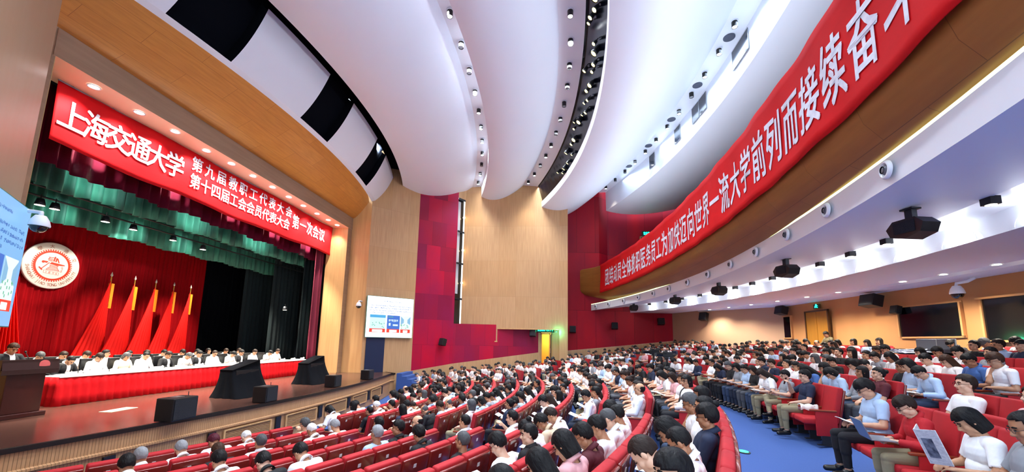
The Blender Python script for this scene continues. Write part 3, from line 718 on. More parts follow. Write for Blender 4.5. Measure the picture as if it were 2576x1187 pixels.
# side LED screens
def screen(name, p, q, z0, z1, label, near=False):
    d = Vector((q[0] - p[0], q[1] - p[1], 0)); L = d.length; d.normalize(); nrm = Vector((d.y, -d.x, 0))
    cen = Vector(((p[0] + q[0]) / 2, (p[1] + q[1]) / 2, (z0 + z1) / 2)); 
    if nrm.dot(-cen) < 0: nrm = -nrm
    r = empty(name, cen, 0, label, 'screen', 'LED screens beside the stage'); H = z1 - z0
    P = lambda u, v, o=0: cen + d * (u * L / 2) + Vector((0, 0, v * H / 2)) + nrm * o - cen
    b = MB(); A = [P(-1, -1, -.06), P(1, -1, -.06), P(1, 1, -.06), P(-1, 1, -.06)]; B = [P(-1.012, -1.015, .05), P(1.012, -1.015, .05), P(1.012, 1.015, .05), P(-1.012, 1.015, .05)]
    b.quad(*A); b.quad(*B)
    for i in range(4): j = (i + 1) % 4; b.quad(A[i], A[j], B[j], B[i])
    b.build('screen_frame', mat('teal_bezel', '2E8C82', .4), r)
    base = mat('screen_white' if not near else 'screen_blue', '20262C', .4, emit='F6FBFF' if not near else '86BEF2', estr=1.0 if not near else .5)
    b = MB(); b.quad(P(-1, -1, .055), P(1, -1, .055), P(1, 1, .055), P(-1, 1, .055)); b.build('screen_face', base, r)
    def rect(b, u0, v0, u1, v1, o=.06): b.quad(P(u0, v0, o), P(u1, v0, o), P(u1, v1, o), P(u0, v1, o))
    def em_(n, c, e=1.0): return mat(n, '101010', .5, emit=c, estr=e * .6)
    rn = random.Random(3 if near else 2)
    b = MB()
    for (v, u0, u1, h) in [(.78, -.35, .42, .05), (.56, -.82, .88, .055), (.44, -.9, .88, .055), (.32, -.9, .9, .055), (.2, -.9, .25, .055)]:
        u = u0
        while u < u1:
            w = rn.uniform(.012, .03)
            if rn.random() < .86:
                for q_ in range(3):
                    hh = h * rn.uniform(.35, .8); vv = v + rn.uniform(-h / 2, h / 2); rect(b, u, vv - hh / 4, u + w, vv + hh / 4)
                if rn.random() < .7: uu = u + rn.uniform(0, w); rect(b, uu, v - h / 2, uu + .007, v + h / 2)
            u += w + .008
    b.build('text_lines', em_('screen_text_blue', '3E6FC0', .8), r)
    for i, (u0, u1) in enumerate([(-.86, -.2), (-.14, .42), (.46, .9)]):
        b = MB(); rect(b, u0, -.72, u1, .1, .058); pic = b.build('picture', em_(['screen_pic_sky', 'screen_pic_blue', 'screen_pic_pale'][i], ['C9E6F0', '3C6CC4', 'D8ECF2'][i], 1.0), r)
        b = MB(); rect(b, u0, -.76, u1, -.58, .061); b.build('caption_bar', em_('screen_red', 'E0402E', 1.0), pic)
        b = MB(); rect(b, u0 + .12, -.74, u1 - .12, -.62, .063); b.build('caption_plate', em_('screen_plate', 'FFF6F2', 1.6), pic)
        b = MB(); um = (u0 + u1) / 2; w = (u1 - u0) / 2
        if i == 0: rect(b, u0, -.04, u1, .1, .06)
        elif i == 1: 
            for t in range(6): rect(b, u0 + .08 + t * .07, -.2 + rn.uniform(-.03, .03), u0 + .12 + t * .07, -.1, .06)
            rect(b, um - .02, -.42, um + .2, -.34, .06); rect(b, um - .2, -.42, um - .12, -.28, .06)
        else:
            b.quad(P(u0, -.35, .06), P(u0 + .14, -.25, .06), P(u0 + .14, -.08, .06), P(u0, .08, .06)); b.quad(P(u1 - .14, -.25, .06), P(u1, -.35, .06), P(u1, .08, .06), P(u1 - .14, -.08, .06))
        b.build('picture_detail', em_(['screen_d0', 'screen_d1', 'screen_d2'][i], ['4AA3D6', 'D8F2FF', '7FAFD0'][i], 1.0), pic)
        b = MB()
        if i != 1:
            for t in range(12):
                u = u0 + w * 2 * rn.random() * .92; v = -.55 + rn.random() * .25; rect(b, u, v, u + .03, v + .05, .062)
        else: rect(b, u0 + .04, .0, u1 - .3, .03, .062)
        b.build('picture_figures', em_('screen_green', '5FB08C' , 1.0), pic)
    return r
dv = Vector((2.2, 2.1, 0)).normalized(); o_ = Vector((dv.y, -dv.x, 0)) * .1
p0 = Vector((-10.3, 21.65, 0)) + dv * .08 + o_; p1 = Vector((-10.3, 21.65, 0)) + dv * 2.9 + o_
screen('led_screen', (p0.x, p0.y), (p1.x, p1.y), 2.0, 4.36, 'white lit LED screen with three small pictures on the wooden splayed wall')
screen('led_screen', (-8.45, 4.62), (-10.55, 6.86), 1.98, 4.33, 'pale blue LED screen seen edge-on beside the lectern end of the stage', near=True)
# blue door under the far screen
b = MB(); q0 = Vector((-10.3, 21.65, 0)) + dv * .2 + o_ * .3; q1 = Vector((-10.3, 21.65, 0)) + dv * 1.28 + o_ * .3
b.quad((q0.x, q0.y, 0), (q1.x, q1.y, 0), (q1.x, q1.y, 2.0), (q0.x, q0.y, 2.0)); o = b.build('door_2', mat('navy_door', '0E2146', .5), solid=.04); struct(o)
# ------------------------------------------------------------------ hall fixtures
ORD = ['first', 'second', 'third', 'fourth', 'fifth', 'sixth', 'seventh', 'eighth', 'ninth', 'tenth', 'eleventh', 'twelfth', 'thirteenth', 'fourteenth', 'fifteenth', 'sixteenth', 'seventeenth', 'eighteenth', 'nineteenth', 'twentieth']
def build_can():
    r = empty('can_light', (0, 0, 0))
    b = MB(); b.lathe([(.001, 0), (.095, 0), (.095, -.22), (.085, -.22), (.08, -.1), (.001, -.1)], seg=16); hs = b.build('can_housing', BLK, r, smooth=False)
    b = MB(); b.lathe([(.078, -.205), (.001, -.205)], seg=16); b.build('can_lens', LAMPC, hs)
    b = MB(); b.lathe([(.001, .0), (.13, .0), (.13, -.012), (.095, -.014)], seg=16); b.build('mount_ring', WHITE2, r)
    return r
can = build_can(); LOFF = mat('unlit_lens', '8E949C', .2)
can_off_lens = bpy.data.objects['can_lens'].data.copy(); can_off_lens.materials.clear(); can_off_lens.materials.append(LOFF)
first = True
rows_ = [('in the ceiling slot closest to the stage', -3.06, .013, 12.58, [11.21 + 1.37 * i for i in range(11)], {1, 2, 8}, 'cans of the first ceiling slot'),
         ('along the dark light bridge', .88, .0175, 12.63, [11.5 + 1.23 * i for i in range(12)], {2, 3, 4, 5, 6, 9}, 'cans along the light bridge'),
         ('in bluish slot above balcony', 6.48, .0137, 12.98, [12.67 + 1.3 * i for i in range(12)], {3, 9, 10}, 'cans of the bluish slot')]
for where, xa, k, z, ys, off, grp in rows_:
    for i, y in enumerate(ys):
        o = can if first else copy_tree(can); first = False
        o.location = (bow(xa, k, y), y, z); o['group'] = grp; o['category'] = 'ceiling light'
        o['label'] = '%s can light %s, %s from end wall' % ('unlit black' if i in off else 'lit', where, ORD[len(ys) - 1 - i])
        if i in off:
            for ch in o.children_recursive:
                if ch.name.startswith('can_lens'): ch.data = can_off_lens
        else:
            s = spot('can_beam', (o.location.x, y, z - .24), (o.location.x + (.25 if xa > 5 else 0), y + .1, 0), 130 if xa < 5 else 70, 75, .6, (.95, .97, 1) if i < 9 else WARM, .07)
# lamps in the light bridge
rnd = random.Random(11)
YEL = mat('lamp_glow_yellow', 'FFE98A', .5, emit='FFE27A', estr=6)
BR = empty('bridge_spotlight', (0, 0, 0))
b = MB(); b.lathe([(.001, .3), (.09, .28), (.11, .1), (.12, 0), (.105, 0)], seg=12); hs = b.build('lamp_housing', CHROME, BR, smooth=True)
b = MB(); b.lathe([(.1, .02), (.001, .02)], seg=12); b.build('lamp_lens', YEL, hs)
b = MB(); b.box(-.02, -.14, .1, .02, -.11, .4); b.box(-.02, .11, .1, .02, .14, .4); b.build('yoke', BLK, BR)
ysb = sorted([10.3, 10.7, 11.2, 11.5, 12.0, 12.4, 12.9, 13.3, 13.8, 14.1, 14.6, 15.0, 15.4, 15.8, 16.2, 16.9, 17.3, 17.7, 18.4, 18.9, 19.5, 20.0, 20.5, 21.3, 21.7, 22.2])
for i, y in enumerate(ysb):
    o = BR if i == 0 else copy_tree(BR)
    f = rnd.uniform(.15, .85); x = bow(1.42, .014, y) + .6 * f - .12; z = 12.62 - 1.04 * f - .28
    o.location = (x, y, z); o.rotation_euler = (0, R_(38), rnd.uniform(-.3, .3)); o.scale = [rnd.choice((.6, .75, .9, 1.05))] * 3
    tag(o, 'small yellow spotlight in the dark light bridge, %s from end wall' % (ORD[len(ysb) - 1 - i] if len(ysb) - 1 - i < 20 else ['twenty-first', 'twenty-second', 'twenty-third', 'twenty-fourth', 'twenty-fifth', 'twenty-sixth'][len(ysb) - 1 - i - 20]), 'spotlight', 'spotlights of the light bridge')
# round grilles and square ports of the bluish slot
GR = mat('dark_grille', '4A5060', .6)
for i, (x, y) in enumerate([(6.6, 13.4), (6.48, 16.07), (6.2, 18.68), (5.75, 21.28), (5.2, 23.86)]):
    b = MB(); b.lathe([(.001, 0), (.2, 0), (.2, -.02), (.17, -.03), (.001, -.02)], seg=24)
    tag(b.build('round_grille', GR, loc=(x, y, 12.99)), 'round dark speaker grille beside the cans of the bluish slot, %s from the end wall' % ORD[4 - i], 'grille', 'round grilles of the bluish slot')
for i, (y0, y1) in enumerate([(12.9, 14.1), (16.4, 17.05), (17.12, 17.75), (19.0, 19.6), (21.9, 22.5), (9.6, 10.9)]):
    b = MB(); X = lambda y: bow(7.02, .0131, y) - .012
    r = empty('projection_port', (X((y0 + y1) / 2), (y0 + y1) / 2, 12.5), 0, ['square dark port in the bright slot face, widest of the ones seen whole', 'square dark port paired edge to edge, the half closer to the camera', 'square dark port paired edge to edge, the half closer to the end wall', 'small dark square port past the paired ones', 'smallest dark square port of the slot face, closest to the end wall', 'dark square port cut by the top edge of the view'][i], 'port', 'square ports of the bluish slot')
    b.quad((X(y0), y0, 12.15), (X(y1), y1, 12.15), (X(y1), y1, 12.92), (X(y0), y0, 12.92)); adopt(b.build('port_glass', mat('port_glass', '2E3442', .15), solid=.01), r)
    b = MB(); b.tube([(X(y0), y0, 12.15), (X(y1), y1, 12.15), (X(y1), y1, 12.92), (X(y0), y0, 12.92), (X(y0), y0, 12.15)], .015, 6); adopt(b.build('port_frame', METAL, solid=0), r)
# nozzles on the balcony beam
NZ = empty('round_nozzle', (0, 0, 0))
MXn = Matrix(((0, 0, -1), (0, 1, 0), (1, 0, 0)))
b = MB(); b.lathe([(.135, 0), (.135, .02), (.12, .04), (.1, .05), (.085, .02), (.075, .004)], (0, 0, 0), MXn, 26); nr = b.build('nozzle_ring', WHITE2, NZ, smooth=True)
b = MB(); b.ball((-.02, -.015, -.01), (.05, .072, .072)); b.build('nozzle_ball', mat('nozzle_grey', '5A5F6A', .4), NZ, smooth=True)
b = MB(); b.lathe([(.055, .062), (.05, .066), (.001, .04)], (0, 0, 0), MXn, 20); b.build('nozzle_bore', BLACKO, nr)
ysn = [5.74, 7.48, 9.16, 10.86, 12.59, 14.4, 16.28, 18.2, 19.94, 21.71, 23.6, 25.6, 27.4]
for i, y in enumerate(ysn):
    o = NZ if i == 0 else copy_tree(NZ)
    o.location = (bow(5.87, .0133, y) - .045, y, 4.42); o.rotation_euler = (0, 0, math.atan(.0266 * (y - 14.2)))
    tag(o, 'round white air nozzle on the white balcony beam, %s from the camera' % ORD[i], 'air nozzle', 'air nozzles on the balcony beam')
# black multi-sided speakers under the balcony
SP = empty('ceiling_speaker', (0, 0, 0))
b = MB(); prof = [(-.3, -.02), (-.24, -.17), (-.0, -.24), (.24, -.17), (.3, -.02), (.18, .1), (-.18, .1)]
A = [(-.16, y, z) for y, z in prof]; B = [(.16, y, z) for y, z in prof]
for i in range(7): j = (i + 1) % 7; b.quad(A[i], A[j], B[j], B[i])
n = len(b.v); b.v += A + B; b.f += [tuple(range(n, n + 7)), tuple(range(n + 7, n + 14))[::-1]]; b.mi += [0, 0]; b.uv += [[(0, 0)] * 7] * 2
b.build('cabinet', BLK, SP, bevel=.008)
b = MB(); b.box(-.05, -.06, .1, .05, .06, .3); b.box(-.09, -.1, .27, .09, .1, .3); b.build('ceiling_bracket', CHROME, SP)
b = MB(); b.box(-.171, -.17, -.14, -.158, .17, .06); b.build('grille', mat('speaker_grille', '10141C', .8), SP)
for i, (x, y) in enumerate([(6.25, 7.02), (6.6, 11.16), (6.6, 15.37), (6.2, 19.2), (5.2, 23.45)]):
    o = SP if i == 0 else copy_tree(SP); o.location = (x, y, 3.98 + .02 * i); o.rotation_euler = (0, 0, .15)
    tag(o, 'black angular speaker hanging under the balcony soffit, %s from the camera' % ORD[i], 'speaker', 'speakers hung under the balcony')
# small square cans along the soffit step
o0 = None
ysd = [5.2, 6.9, 8.27, 9.55, 10.87, 12.21, 13.55, 14.8, 16.1, 17.3, 18.6, 20.1, 21.67, 23.2, 24.8]
SQ = empty('soffit_can', (0, 0, 0))
b = MB(); b.box(-.085, -.085, -.14, .085, .085, 0); hs = b.build('can_housing', mat('dark_bronze_can', '1C1A1E', .3, .4), SQ, bevel=.006)
b = MB(); b.lathe([(.07, -.143), (.001, -.143)], seg=16); b.build('can_lens', mat('lamp_glow_soft', 'FFFDF2', .5, emit='FFFDF0', estr=5), hs)
for i, y in enumerate(ysd):
    o = SQ if i == 0 else copy_tree(SQ); x = bow(8.25, .016, y); o.location = (x, y, 4.43)
    tag(o, 'small dark can light on the soffit step under the balcony, %s from the camera' % ORD[i], 'ceiling light', 'small cans under the balcony')
    spot('soffit_can_beam', (x, y, 4.26), (x - .2, y, 0), 75, 95, .8, (1, .97, .92), .06)
# light scallops on the niche wall, shaped as glowing half-round domes
WG = mat('scallop_glow', 'FFFFFF', .5, emit='F2F7FF', estr=3.2)
WW = empty('scallop_dome', (0, 0, 0))
b = MB(); b.ball((0, 0, 0), (.06, .3, .17), seg=20, rings=8, zmin=0); b.build('glowing_dome', WG, WW, smooth=True)
b = MB(); rows = [[(-.012, r * 1.0 * math.cos(a), r * .62 * math.sin(a)) for a in [PI * k / 24 for k in range(25)]] for r in (.42, .46)]; b.grid(rows); b.build('dome_rim', WHITE2, WW, solid=.01)
ysw = [5.4, 7.2, 8.85, 10.3, 11.75, 13.2, 14.6, 16.0, 17.5, 19.1, 20.7, 22.4, 24.2, 26.0]
for i, y in enumerate(ysw):
    o = WW if i == 0 else copy_tree(WW); o.location = (bow(9.2, .016, y), y, 4.11); o.rotation_euler = (0, 0, math.atan(.032 * (y - 14.2)))
    tag(o, 'glowing dome shaped as a light scallop in the niche under the balcony, %s from the camera' % ORD[i], 'wall light', 'light scallops under the balcony')
    l = bpy.data.lights.new('washer_light', 'POINT'); l.energy = 5; l.shadow_soft_size = .1; l.color = (.93, .96, 1)
    p = bpy.data.objects.new('washer_light', l); COL.objects.link(p); p.location = (o.location.x - .16, y, 4.28)
# flat round downlights near the rear
DL = empty('recessed_downlight', (0, 0, 0))
b = MB(); b.lathe([(.12, 0), (.12, -.014), (.095, -.014), (.09, 0)], seg=20); b.build('trim_ring', WHITE2, DL, smooth=True)
b = MB(); b.lathe([(.09, -.003), (.001, -.003)], seg=20); b.build('lens', mat('lamp_glow_ivory', 'FFF8DC', .5, emit='FFF6D4', estr=8), DL)
for i, y in enumerate([10.91, 12.39, 13.76, 16.55, 18.21, 20.0, 21.8, 23.49, 25.1]):
    o = DL if i == 0 else copy_tree(DL); x = bow(11.75, .0135, y); o.location = (x, y, 4.095)
    tag(o, 'round ivory downlight in the rear soffit, %s from the camera' % ORD[i], 'downlight', 'round downlights near the rear wall')
    spot('rear_beam', (x, y, 4.05), (x + .5, y, 0), 330, 130, .9, (1, .9, .74), .08)

# wall speakers
def wspk(x, y, z, rz, w, h, d, label, tilt=R_(14)):
    r = empty('wall_speaker', (x, y, z), rz, label, 'speaker')
    b = MB(); M = Euler((0, tilt, 0)).to_matrix()
    b.box(-d, -w / 2, -h / 2, 0, w / 2, h / 2, M=M.to_4x4()); o = b.build('cabinet', BLK, r, bevel=.015)
    b = MB(); b.box(-d - .012, -w / 2 + .02, -h / 2 + .02, -d + .002, w / 2 - .02, h / 2 - .02, M=M.to_4x4()); b.build('grille', MATS['speaker_grille'], r)
    b = MB(); b.tube([(0, 0, 0), (d * .6, 0, .02)], .02, 8); b.build('wall_bracket', CHROME, r)
# rz: local -x is the front
wspk(-6.35, 24.75, 1.75, R_(53), .4, .45, .3, 'black wall speaker on the red wall below the dark window strip')
wspk(-.75, 26.3, 2.45, R_(80), .4, .45, .3, 'black wall speaker beside the lit doorway under the wooden box')
wspk(1.95, 27.7, 2.78, R_(86), .42, .45, .3, 'black wall speaker on the red wall just past the wooden pilaster')
wspk(4.85, 27.95, 3.08, R_(86), .42, .45, .3, 'black wall speaker in the middle of the red rear side wall')
wspk(8.05, 28.15, 3.45, R_(86), .45, .45, .3, 'black wall speaker near the rear corner of the red wall')
wspk(10.3, 26.2, 3.7, R_(32), .5, .5, .3, 'black speaker on the taupe corner wall')
wspk(12.75, 22.0, 3.78, R_(4), .6, .42, .35, 'black speaker above the narrow dark window on the rear wall')
wspk(12.95, 16.4, 3.7, R_(0), .68, .46, .4, 'big black tilted speaker on the rear wall beside the wide dark window')
wspk(13.15, 15.72, 3.32, R_(0), .3, .3, .2, 'small black speaker directly below the big tilted one on the rear wall')

# exit signs
GRN = mat('exit_glow', '2CF0C0', .5, emit='18E8B8', estr=3.0); GDK = mat('exit_dark', '04221C', .5)
def exitsign(x, y, z, rz, w, h, label, txt=('安全出口', 'EXIT')):
    r = empty('exit_sign', (x, y, z), rz, label, 'exit sign')
    b = MB(); b.box(-.03, -w / 2, -h / 2, 0, w / 2, h / 2); sx = b.build('sign_box', GDK, r, bevel=.006)
    b = MB(); 
    def run(m, u):   # running figure
        pass
    t = MB()
    if txt:
        n = len(txt[0])
        for i, ch in enumerate(txt[0]):
            text_into(t, ch, lambda a, c, i=i: (-.034, w * .40 - (i + .5) * w * .42 / n - a, c + h * .04), w * .11, h * .62, .03)
        for i, ch in enumerate(txt[1]): text_into(t, ch, lambda a, c, i=i: (-.034, -w * .06 - (i + .5) * w * .38 / 4 - a, c), w * .11, h * .6, .02, lat=True)
    else:
        t.ball((-.036, 0, h * .3), (.003, .05, .05), seg=10, rings=6); t.tube([(-.036, 0, h * .2), (-.036, .02, -h * .05), (-.036, -.08, -h * .35)], .02, 6); t.tube([(-.036, .02, -h * .05), (-.036, .09, -h * .28)], .02, 6); t.tube([(-.036, -.09, h * .1), (-.036, .09, h * .05)], .016, 6)
    t.build('glowing_lettering', GRN, sx)
    return r
exitsign(.02, 26.5, 2.72, R_(90), 1.25, .34, 'green glowing exit sign over the lit doorway below the wooden box')
exitsign(7.75, 28.75, 9.98, R_(88), 1.35, .4, 'green glowing exit sign above the balcony door on the dark red wall')
exitsign(13.02, 19.9, 3.86, R_(0), .42, .2, 'small green exit sign on the tan rear wall above the brown door', None)
l = bpy.data.lights.new('exit_glow_light', 'POINT'); l.energy = 14; l.color = (.05, 1, .5); l.shadow_soft_size = .05
p = bpy.data.objects.new('exit_glow_light', l); COL.objects.link(p); p.location = (.85, 25.8, 2.55)
gl = MB(); gl.lathe([(.05, 0), (.001, -.02)], seg=12); o = gl.build('emergency_lamp', GRN, loc=(.75, 25.9, 2.6)); tag(o, 'tiny green emergency lamp shining on the wooden wall right of the exit sign'.replace('right of', 'beside'), 'lamp')
# balcony door under the upper exit sign
dr3 = empty('door_3', (7.7, 28.85, 7.72)); dr3['kind'] = 'structure'
b = MB(); b.box(-.7, -.02, 0, .7, .04, 2.0); b.build('door_panel', mat('dark_oak', '4A2E14', .4), dr3); b = MB(); b.box(-.76, -.05, 0, -.68, .02, 2.06); b.box(.68, -.05, 0, .76, .02, 2.06); b.box(-.76, -.05, 2.0, .76, .02, 2.08); b.build('door_frame', WOODJ, dr3)

# dome cameras
def dome(x, y, z, label, s=1.0, arm=(0, 0, .3)):
    r = empty('dome_camera', (x, y, z), 0, label, 'security camera')
    b = MB(); b.lathe([(.001, .16), (.06, .15), (.1, .08), (.12, .0), (.115, -.02)], seg=20); b.build('camera_housing', WHITE2, r, smooth=True)
    b = MB(); b.ball((0, 0, -.02), (.1, .1, .1), zmax=0, rings=6); b.build('dark_dome', GLASSD, r, smooth=True)
    b = MB(); a = Vector(arm); b.tube([(0, 0, .14), (0, 0, .2), (a.x * .6, a.y * .6, .22), tuple(a)], .03, 8); b.lathe([(.001, 0), (.07, 0), (.07, .03), (.001, .03)], tuple(a)); b.build('mount_arm', WHITE2, r, smooth=True)
    r.scale = (s, s, s)
dome(-10.1, 6.78, 4.0, 'white dome camera mounted at the edge of the pale blue screen', 1.3, (-.25, -.02, .22))
dome(-10.55, 21.4, 3.75, 'white dome camera on the wooden jamb beside the white LED screen', 1.3, (0, .2, .2))
dome(12.75, 13.15, 3.65, 'white dome camera hanging from the rear soffit above the wide window', 1.5, (.12, -.25, .28))
dome(4.9, 28.1, 3.0, 'small white camera cluster on the red rear side wall', .8, (0, .12, .1))
dome(5.7, 28.4, 7.6, 'small white camera on the balcony side wall below the upper exit sign', .9, (0, .3, .1))

# rear windows, door
def rwin(n, y0, y1, z0, z1, split=None):
    xw = lambda y: 13.3 - (.0 if y > 14.7 else (14.7 - y) * .052) - (max(0, y - 14.7) * .039)
    r = empty('window_%d' % n, (xw((y0 + y1) / 2), (y0 + y1) / 2, z0)); r['kind'] = 'structure'
    b = MB(); d = .05
    b.quad((xw(y0) - d, y0, z0), (xw(y1) - d, y1, z0), (xw(y1) - d, y1, z1), (xw(y0) - d, y0, z1)); adopt(b.build('window_glass', GLASSD, solid=.01), r)
    b = MB(); t = .06
    for (a, c, e, f) in ((y0 - t, y1 + t, z0 - t, z0), (y0 - t, y1 + t, z1, z1 + t), (y0 - t, y0, z0, z1), (y1, y1 + t, z0, z1)) + (((split, split + .05, z0, z1),) if split else ()):
        b.box(xw((a + c) / 2) - .1, a, e, xw((a + c) / 2) + .02, c, f)
    adopt(b.build('window_frame', mat('tan_trim', 'C08C58', .5), solid=0), r)
rwin(1, 21.9, 22.9 - .25, 2.4, 3.5); rwin(2, 13.6, 15.8, 2.35, 3.42); rwin(3, 9.2, 12.9, 2.2, 3.42, 11.2)
dr = empty('door_4', (12.98, 19.9, .95)); dr['kind'] = 'structure'
b = MB(); b.box(-.03, -.75, 0, .02, -.01, 2.65); b.box(-.03, .01, 0, .02, .75, 2.65); b.build('door_leaf', mat('golden_oak_door', '9C6A20', .4, noise=((8, 8, .6), .4, '865818')), dr)
b = MB(); b.box(-.06, -.82, 0, .02, -.75, 2.7); b.box(-.06, .75, 0, .02, .82, 2.7); b.box(-.06, -.82, 2.65, .02, .82, 2.72); b.build('door_frame', MATS['dark_oak'], dr)
b = MB(); b.tube([(-.06, -.06, 1.0), (-.06, -.06, 1.3)], .012, 6); b.tube([(-.06, .06, 1.0), (-.06, .06, 1.3)], .012, 6); b.build('door_handle', METAL, dr)

# dark window strip of the side box
wn = empty('window_4', (-5.75, 25.62, 2.45)); wn['kind'] = 'structure'
b = MB(); P = lambda t, z, o=0: (-5.93 + .34 * t + .0 * o + .12 * o, 25.38 + .5 * t - .07 * o, z)
b.quad(P(0, 2.45, -1), P(1, 2.45, -1), P(1, 11.6, -1), P(0, 11.6, -1)); adopt(b.build('window_glass', GLASSD, solid=.01), wn)
for z in (4.6, 7.0, 9.2, 11.5):
    b = MB(); q = [P(0, z, 0), P(1, z, 0), P(1, z + .12, 0), P(0, z + .12, 0)]; b.quad(*q); adopt(b.build('window_crossbar', CHROME, solid=.05), wn)
b = MB(); b.quad(P(0, 5, -.8), P(.5, 5, -.8), P(.5, 11.4, -.8), P(0, 11.4, -.8)); adopt(b.build('pale_blind', mat('pale_blind', 'A9ADB4', .7), solid=.01), wn)
for i, z in enumerate((5.75, 8.0, 10.3)):
    b = MB(); b.ball((0, 0, 0), .08, seg=12, rings=8); o = b.build('box_lamp', mat('lamp_glow_amber', 'FFE0A0', .5, emit='FFD890', estr=8), smooth=True, loc=P(.75, z, .6)); tag(o, 'small amber lamp glowing in the dark window strip, %s from its foot' % ORD[i], 'lamp', 'amber lamps in the window strip')

# floor guide light in the cross aisle
r = empty('floor_guide_light', (3.5, 7.55, .036), 0, 'oval green guide light set in the blue carpet of the aisle', 'floor light')
b = MB(); b.lathe([(.13, 0), (.13, .012), (.1, .018)], seg=24); b.build('rim', CHROME, r); b = MB(); b.lathe([(.1, .016), (.001, .02)], seg=24); b.build('lens', mat('guide_glow', '3CE8A8', .4, emit='2AE8A0', estr=1.6), r)
r.scale = (.8, 1.1, 1)

# stage front louvre panels and dark vents
def lipn(y): return lip(y) + .0
for i, y in enumerate([7.3, 9.35, 11.5, 13.6, 15.7, 17.8, 19.8]):
    b = MB(); b.box(lip(y) - .01, y - .11, -.86, lip(y) + .03, y + .11, -.46); o = b.build('stage_vent', mat('vent_black', '101018', .5), bevel=.006)
    tag(o, 'dark rectangular vent in the wooden stage front, %s from the lectern end' % ORD[i], 'vent', 'dark vents of the stage front')
    if i < 6 and y > 9:
        y0, y1 = y + .3, y + 1.85; r = empty('louvre_panel', (lip(y + 1), y + 1.07, -.9), 0, 'framed wooden louvre panel of the stage front just past the %s dark vent' % ORD[i], 'panel', 'louvre panels of the stage front')
        b = MB(); 
        def pb(a, c, z0, z1, d=.02): b.quad((lip(a) + d, a, z0), (lip(c) + d, c, z0), (lip(c) + d, c, z1), (lip(a) + d, a, z1))
        pb(y0, y1, -.9, -.87, .03); pb(y0, y1, -.5, -.47, .03); pb(y0, y0 + .04, -.9, -.47, .03); pb(y1 - .04, y1, -.9, -.47, .03)
        adopt(b.build('panel_frame', WOODJ, solid=.03), r)
        b = MB()
        for k in range(9): pb(y0 + .04, y1 - .04, -.86 + .04 * k, -.845 + .04 * k, .012)
        adopt(b.build('slats', mat('slat_wood', 'B08A60', .5), solid=.012), r)
# steps up to the stage at the far end
st = MB()
for k in range(7):
    z = -.16 * k; d = .3
    x0 = -8.3 + d * k; st.box(x0, 21.95, -1.25, x0 + d, 24.6, z)
struct(st.build('floor_stage_steps', BLUEC))
# ------------------------------------------------------------------ people
SKIN = mat('skin', 'C99A7C', .5, objcol=True, noise=((14, 14, 14), .25, 'B5805F'))
LIPS = mat('lips', 'A3554C', .45)
CLOTH = mat('shirt_cloth', 'FFFFFF', .8, objcol=True, bump=((7, 7, 4), .9))
TROUS = mat('trouser_cloth', 'FFFFFF', .85, objcol=True, bump=((6, 6, 6), .7))
HAIRM = mat('hair', '0E0B0C', .6, spec=.25, objcol=True, bump=((22, 22, 10), .9))
SHOE = mat('shoe_leather', '0C0B0D', .4)
EYEM = mat('eye_dark', '120C0A', .2)
GLASSM = mat('glasses_rim', '15151A', .3)
def rotY(a): return Matrix.Rotation(a, 3, 'Y')
def cap(b, p, q, r0, r1, seg=12):
    p = Vector(p); q = Vector(q); b.tube([p, q], [r0, r1], seg); b.ball(p, r0, seg=12, rings=8); b.ball(q, r1, seg=12, rings=8)
def ik(s, w, l1, l2, pole):
    s = Vector(s); w = Vector(w); d = w - s; L = min(d.length, l1 + l2 - .005); n = d.normalized(); w = s + n * L
    a = (l1 * l1 - l2 * l2 + L * L) / (2 * L); h = math.sqrt(max(0, l1 * l1 - a * a)); p = Vector(pole); p = (p - n * p.dot(n)).normalized()
    return s + n * a + p * h, w
POSES = {  # lean, head pitch, head yaw, left wrist, right wrist, legs
    'watch': (-7, 6, 0, (.40, .09, .66), (.41, -.08, .66), 0),
    'read': (3, 34, 0, (.42, .13, .70), (.42, -.13, .70), 0),
    'write': (17, 38, 4, (.50, .16, .70), (.50, -.10, .71), 0),
    'chin': (5, 18, -8, (.36, .04, .70), (.27, -.05, 1.03), 0),
    'phone': (-4, 14, 6, (.40, .10, .66), (.40, -.16, 1.0), 0),
    'cross': (-8, 30, 0, (.40, .12, .74), (.40, -.10, .74), 1),
    'aside': (-4, 10, 34, (.40, .10, .66), (.38, -.06, .67), 0),
    'doze': (-13, 24, -10, (.34, .05, .68), (.35, -.05, .68), 0),
    'laptop': (8, 30, 0, (.47, .11, .72), (.47, -.11, .72), 0),
    'stand': (4, 26, 0, (.34, .16, 1.12), (.34, -.16, 1.12), 2),
}
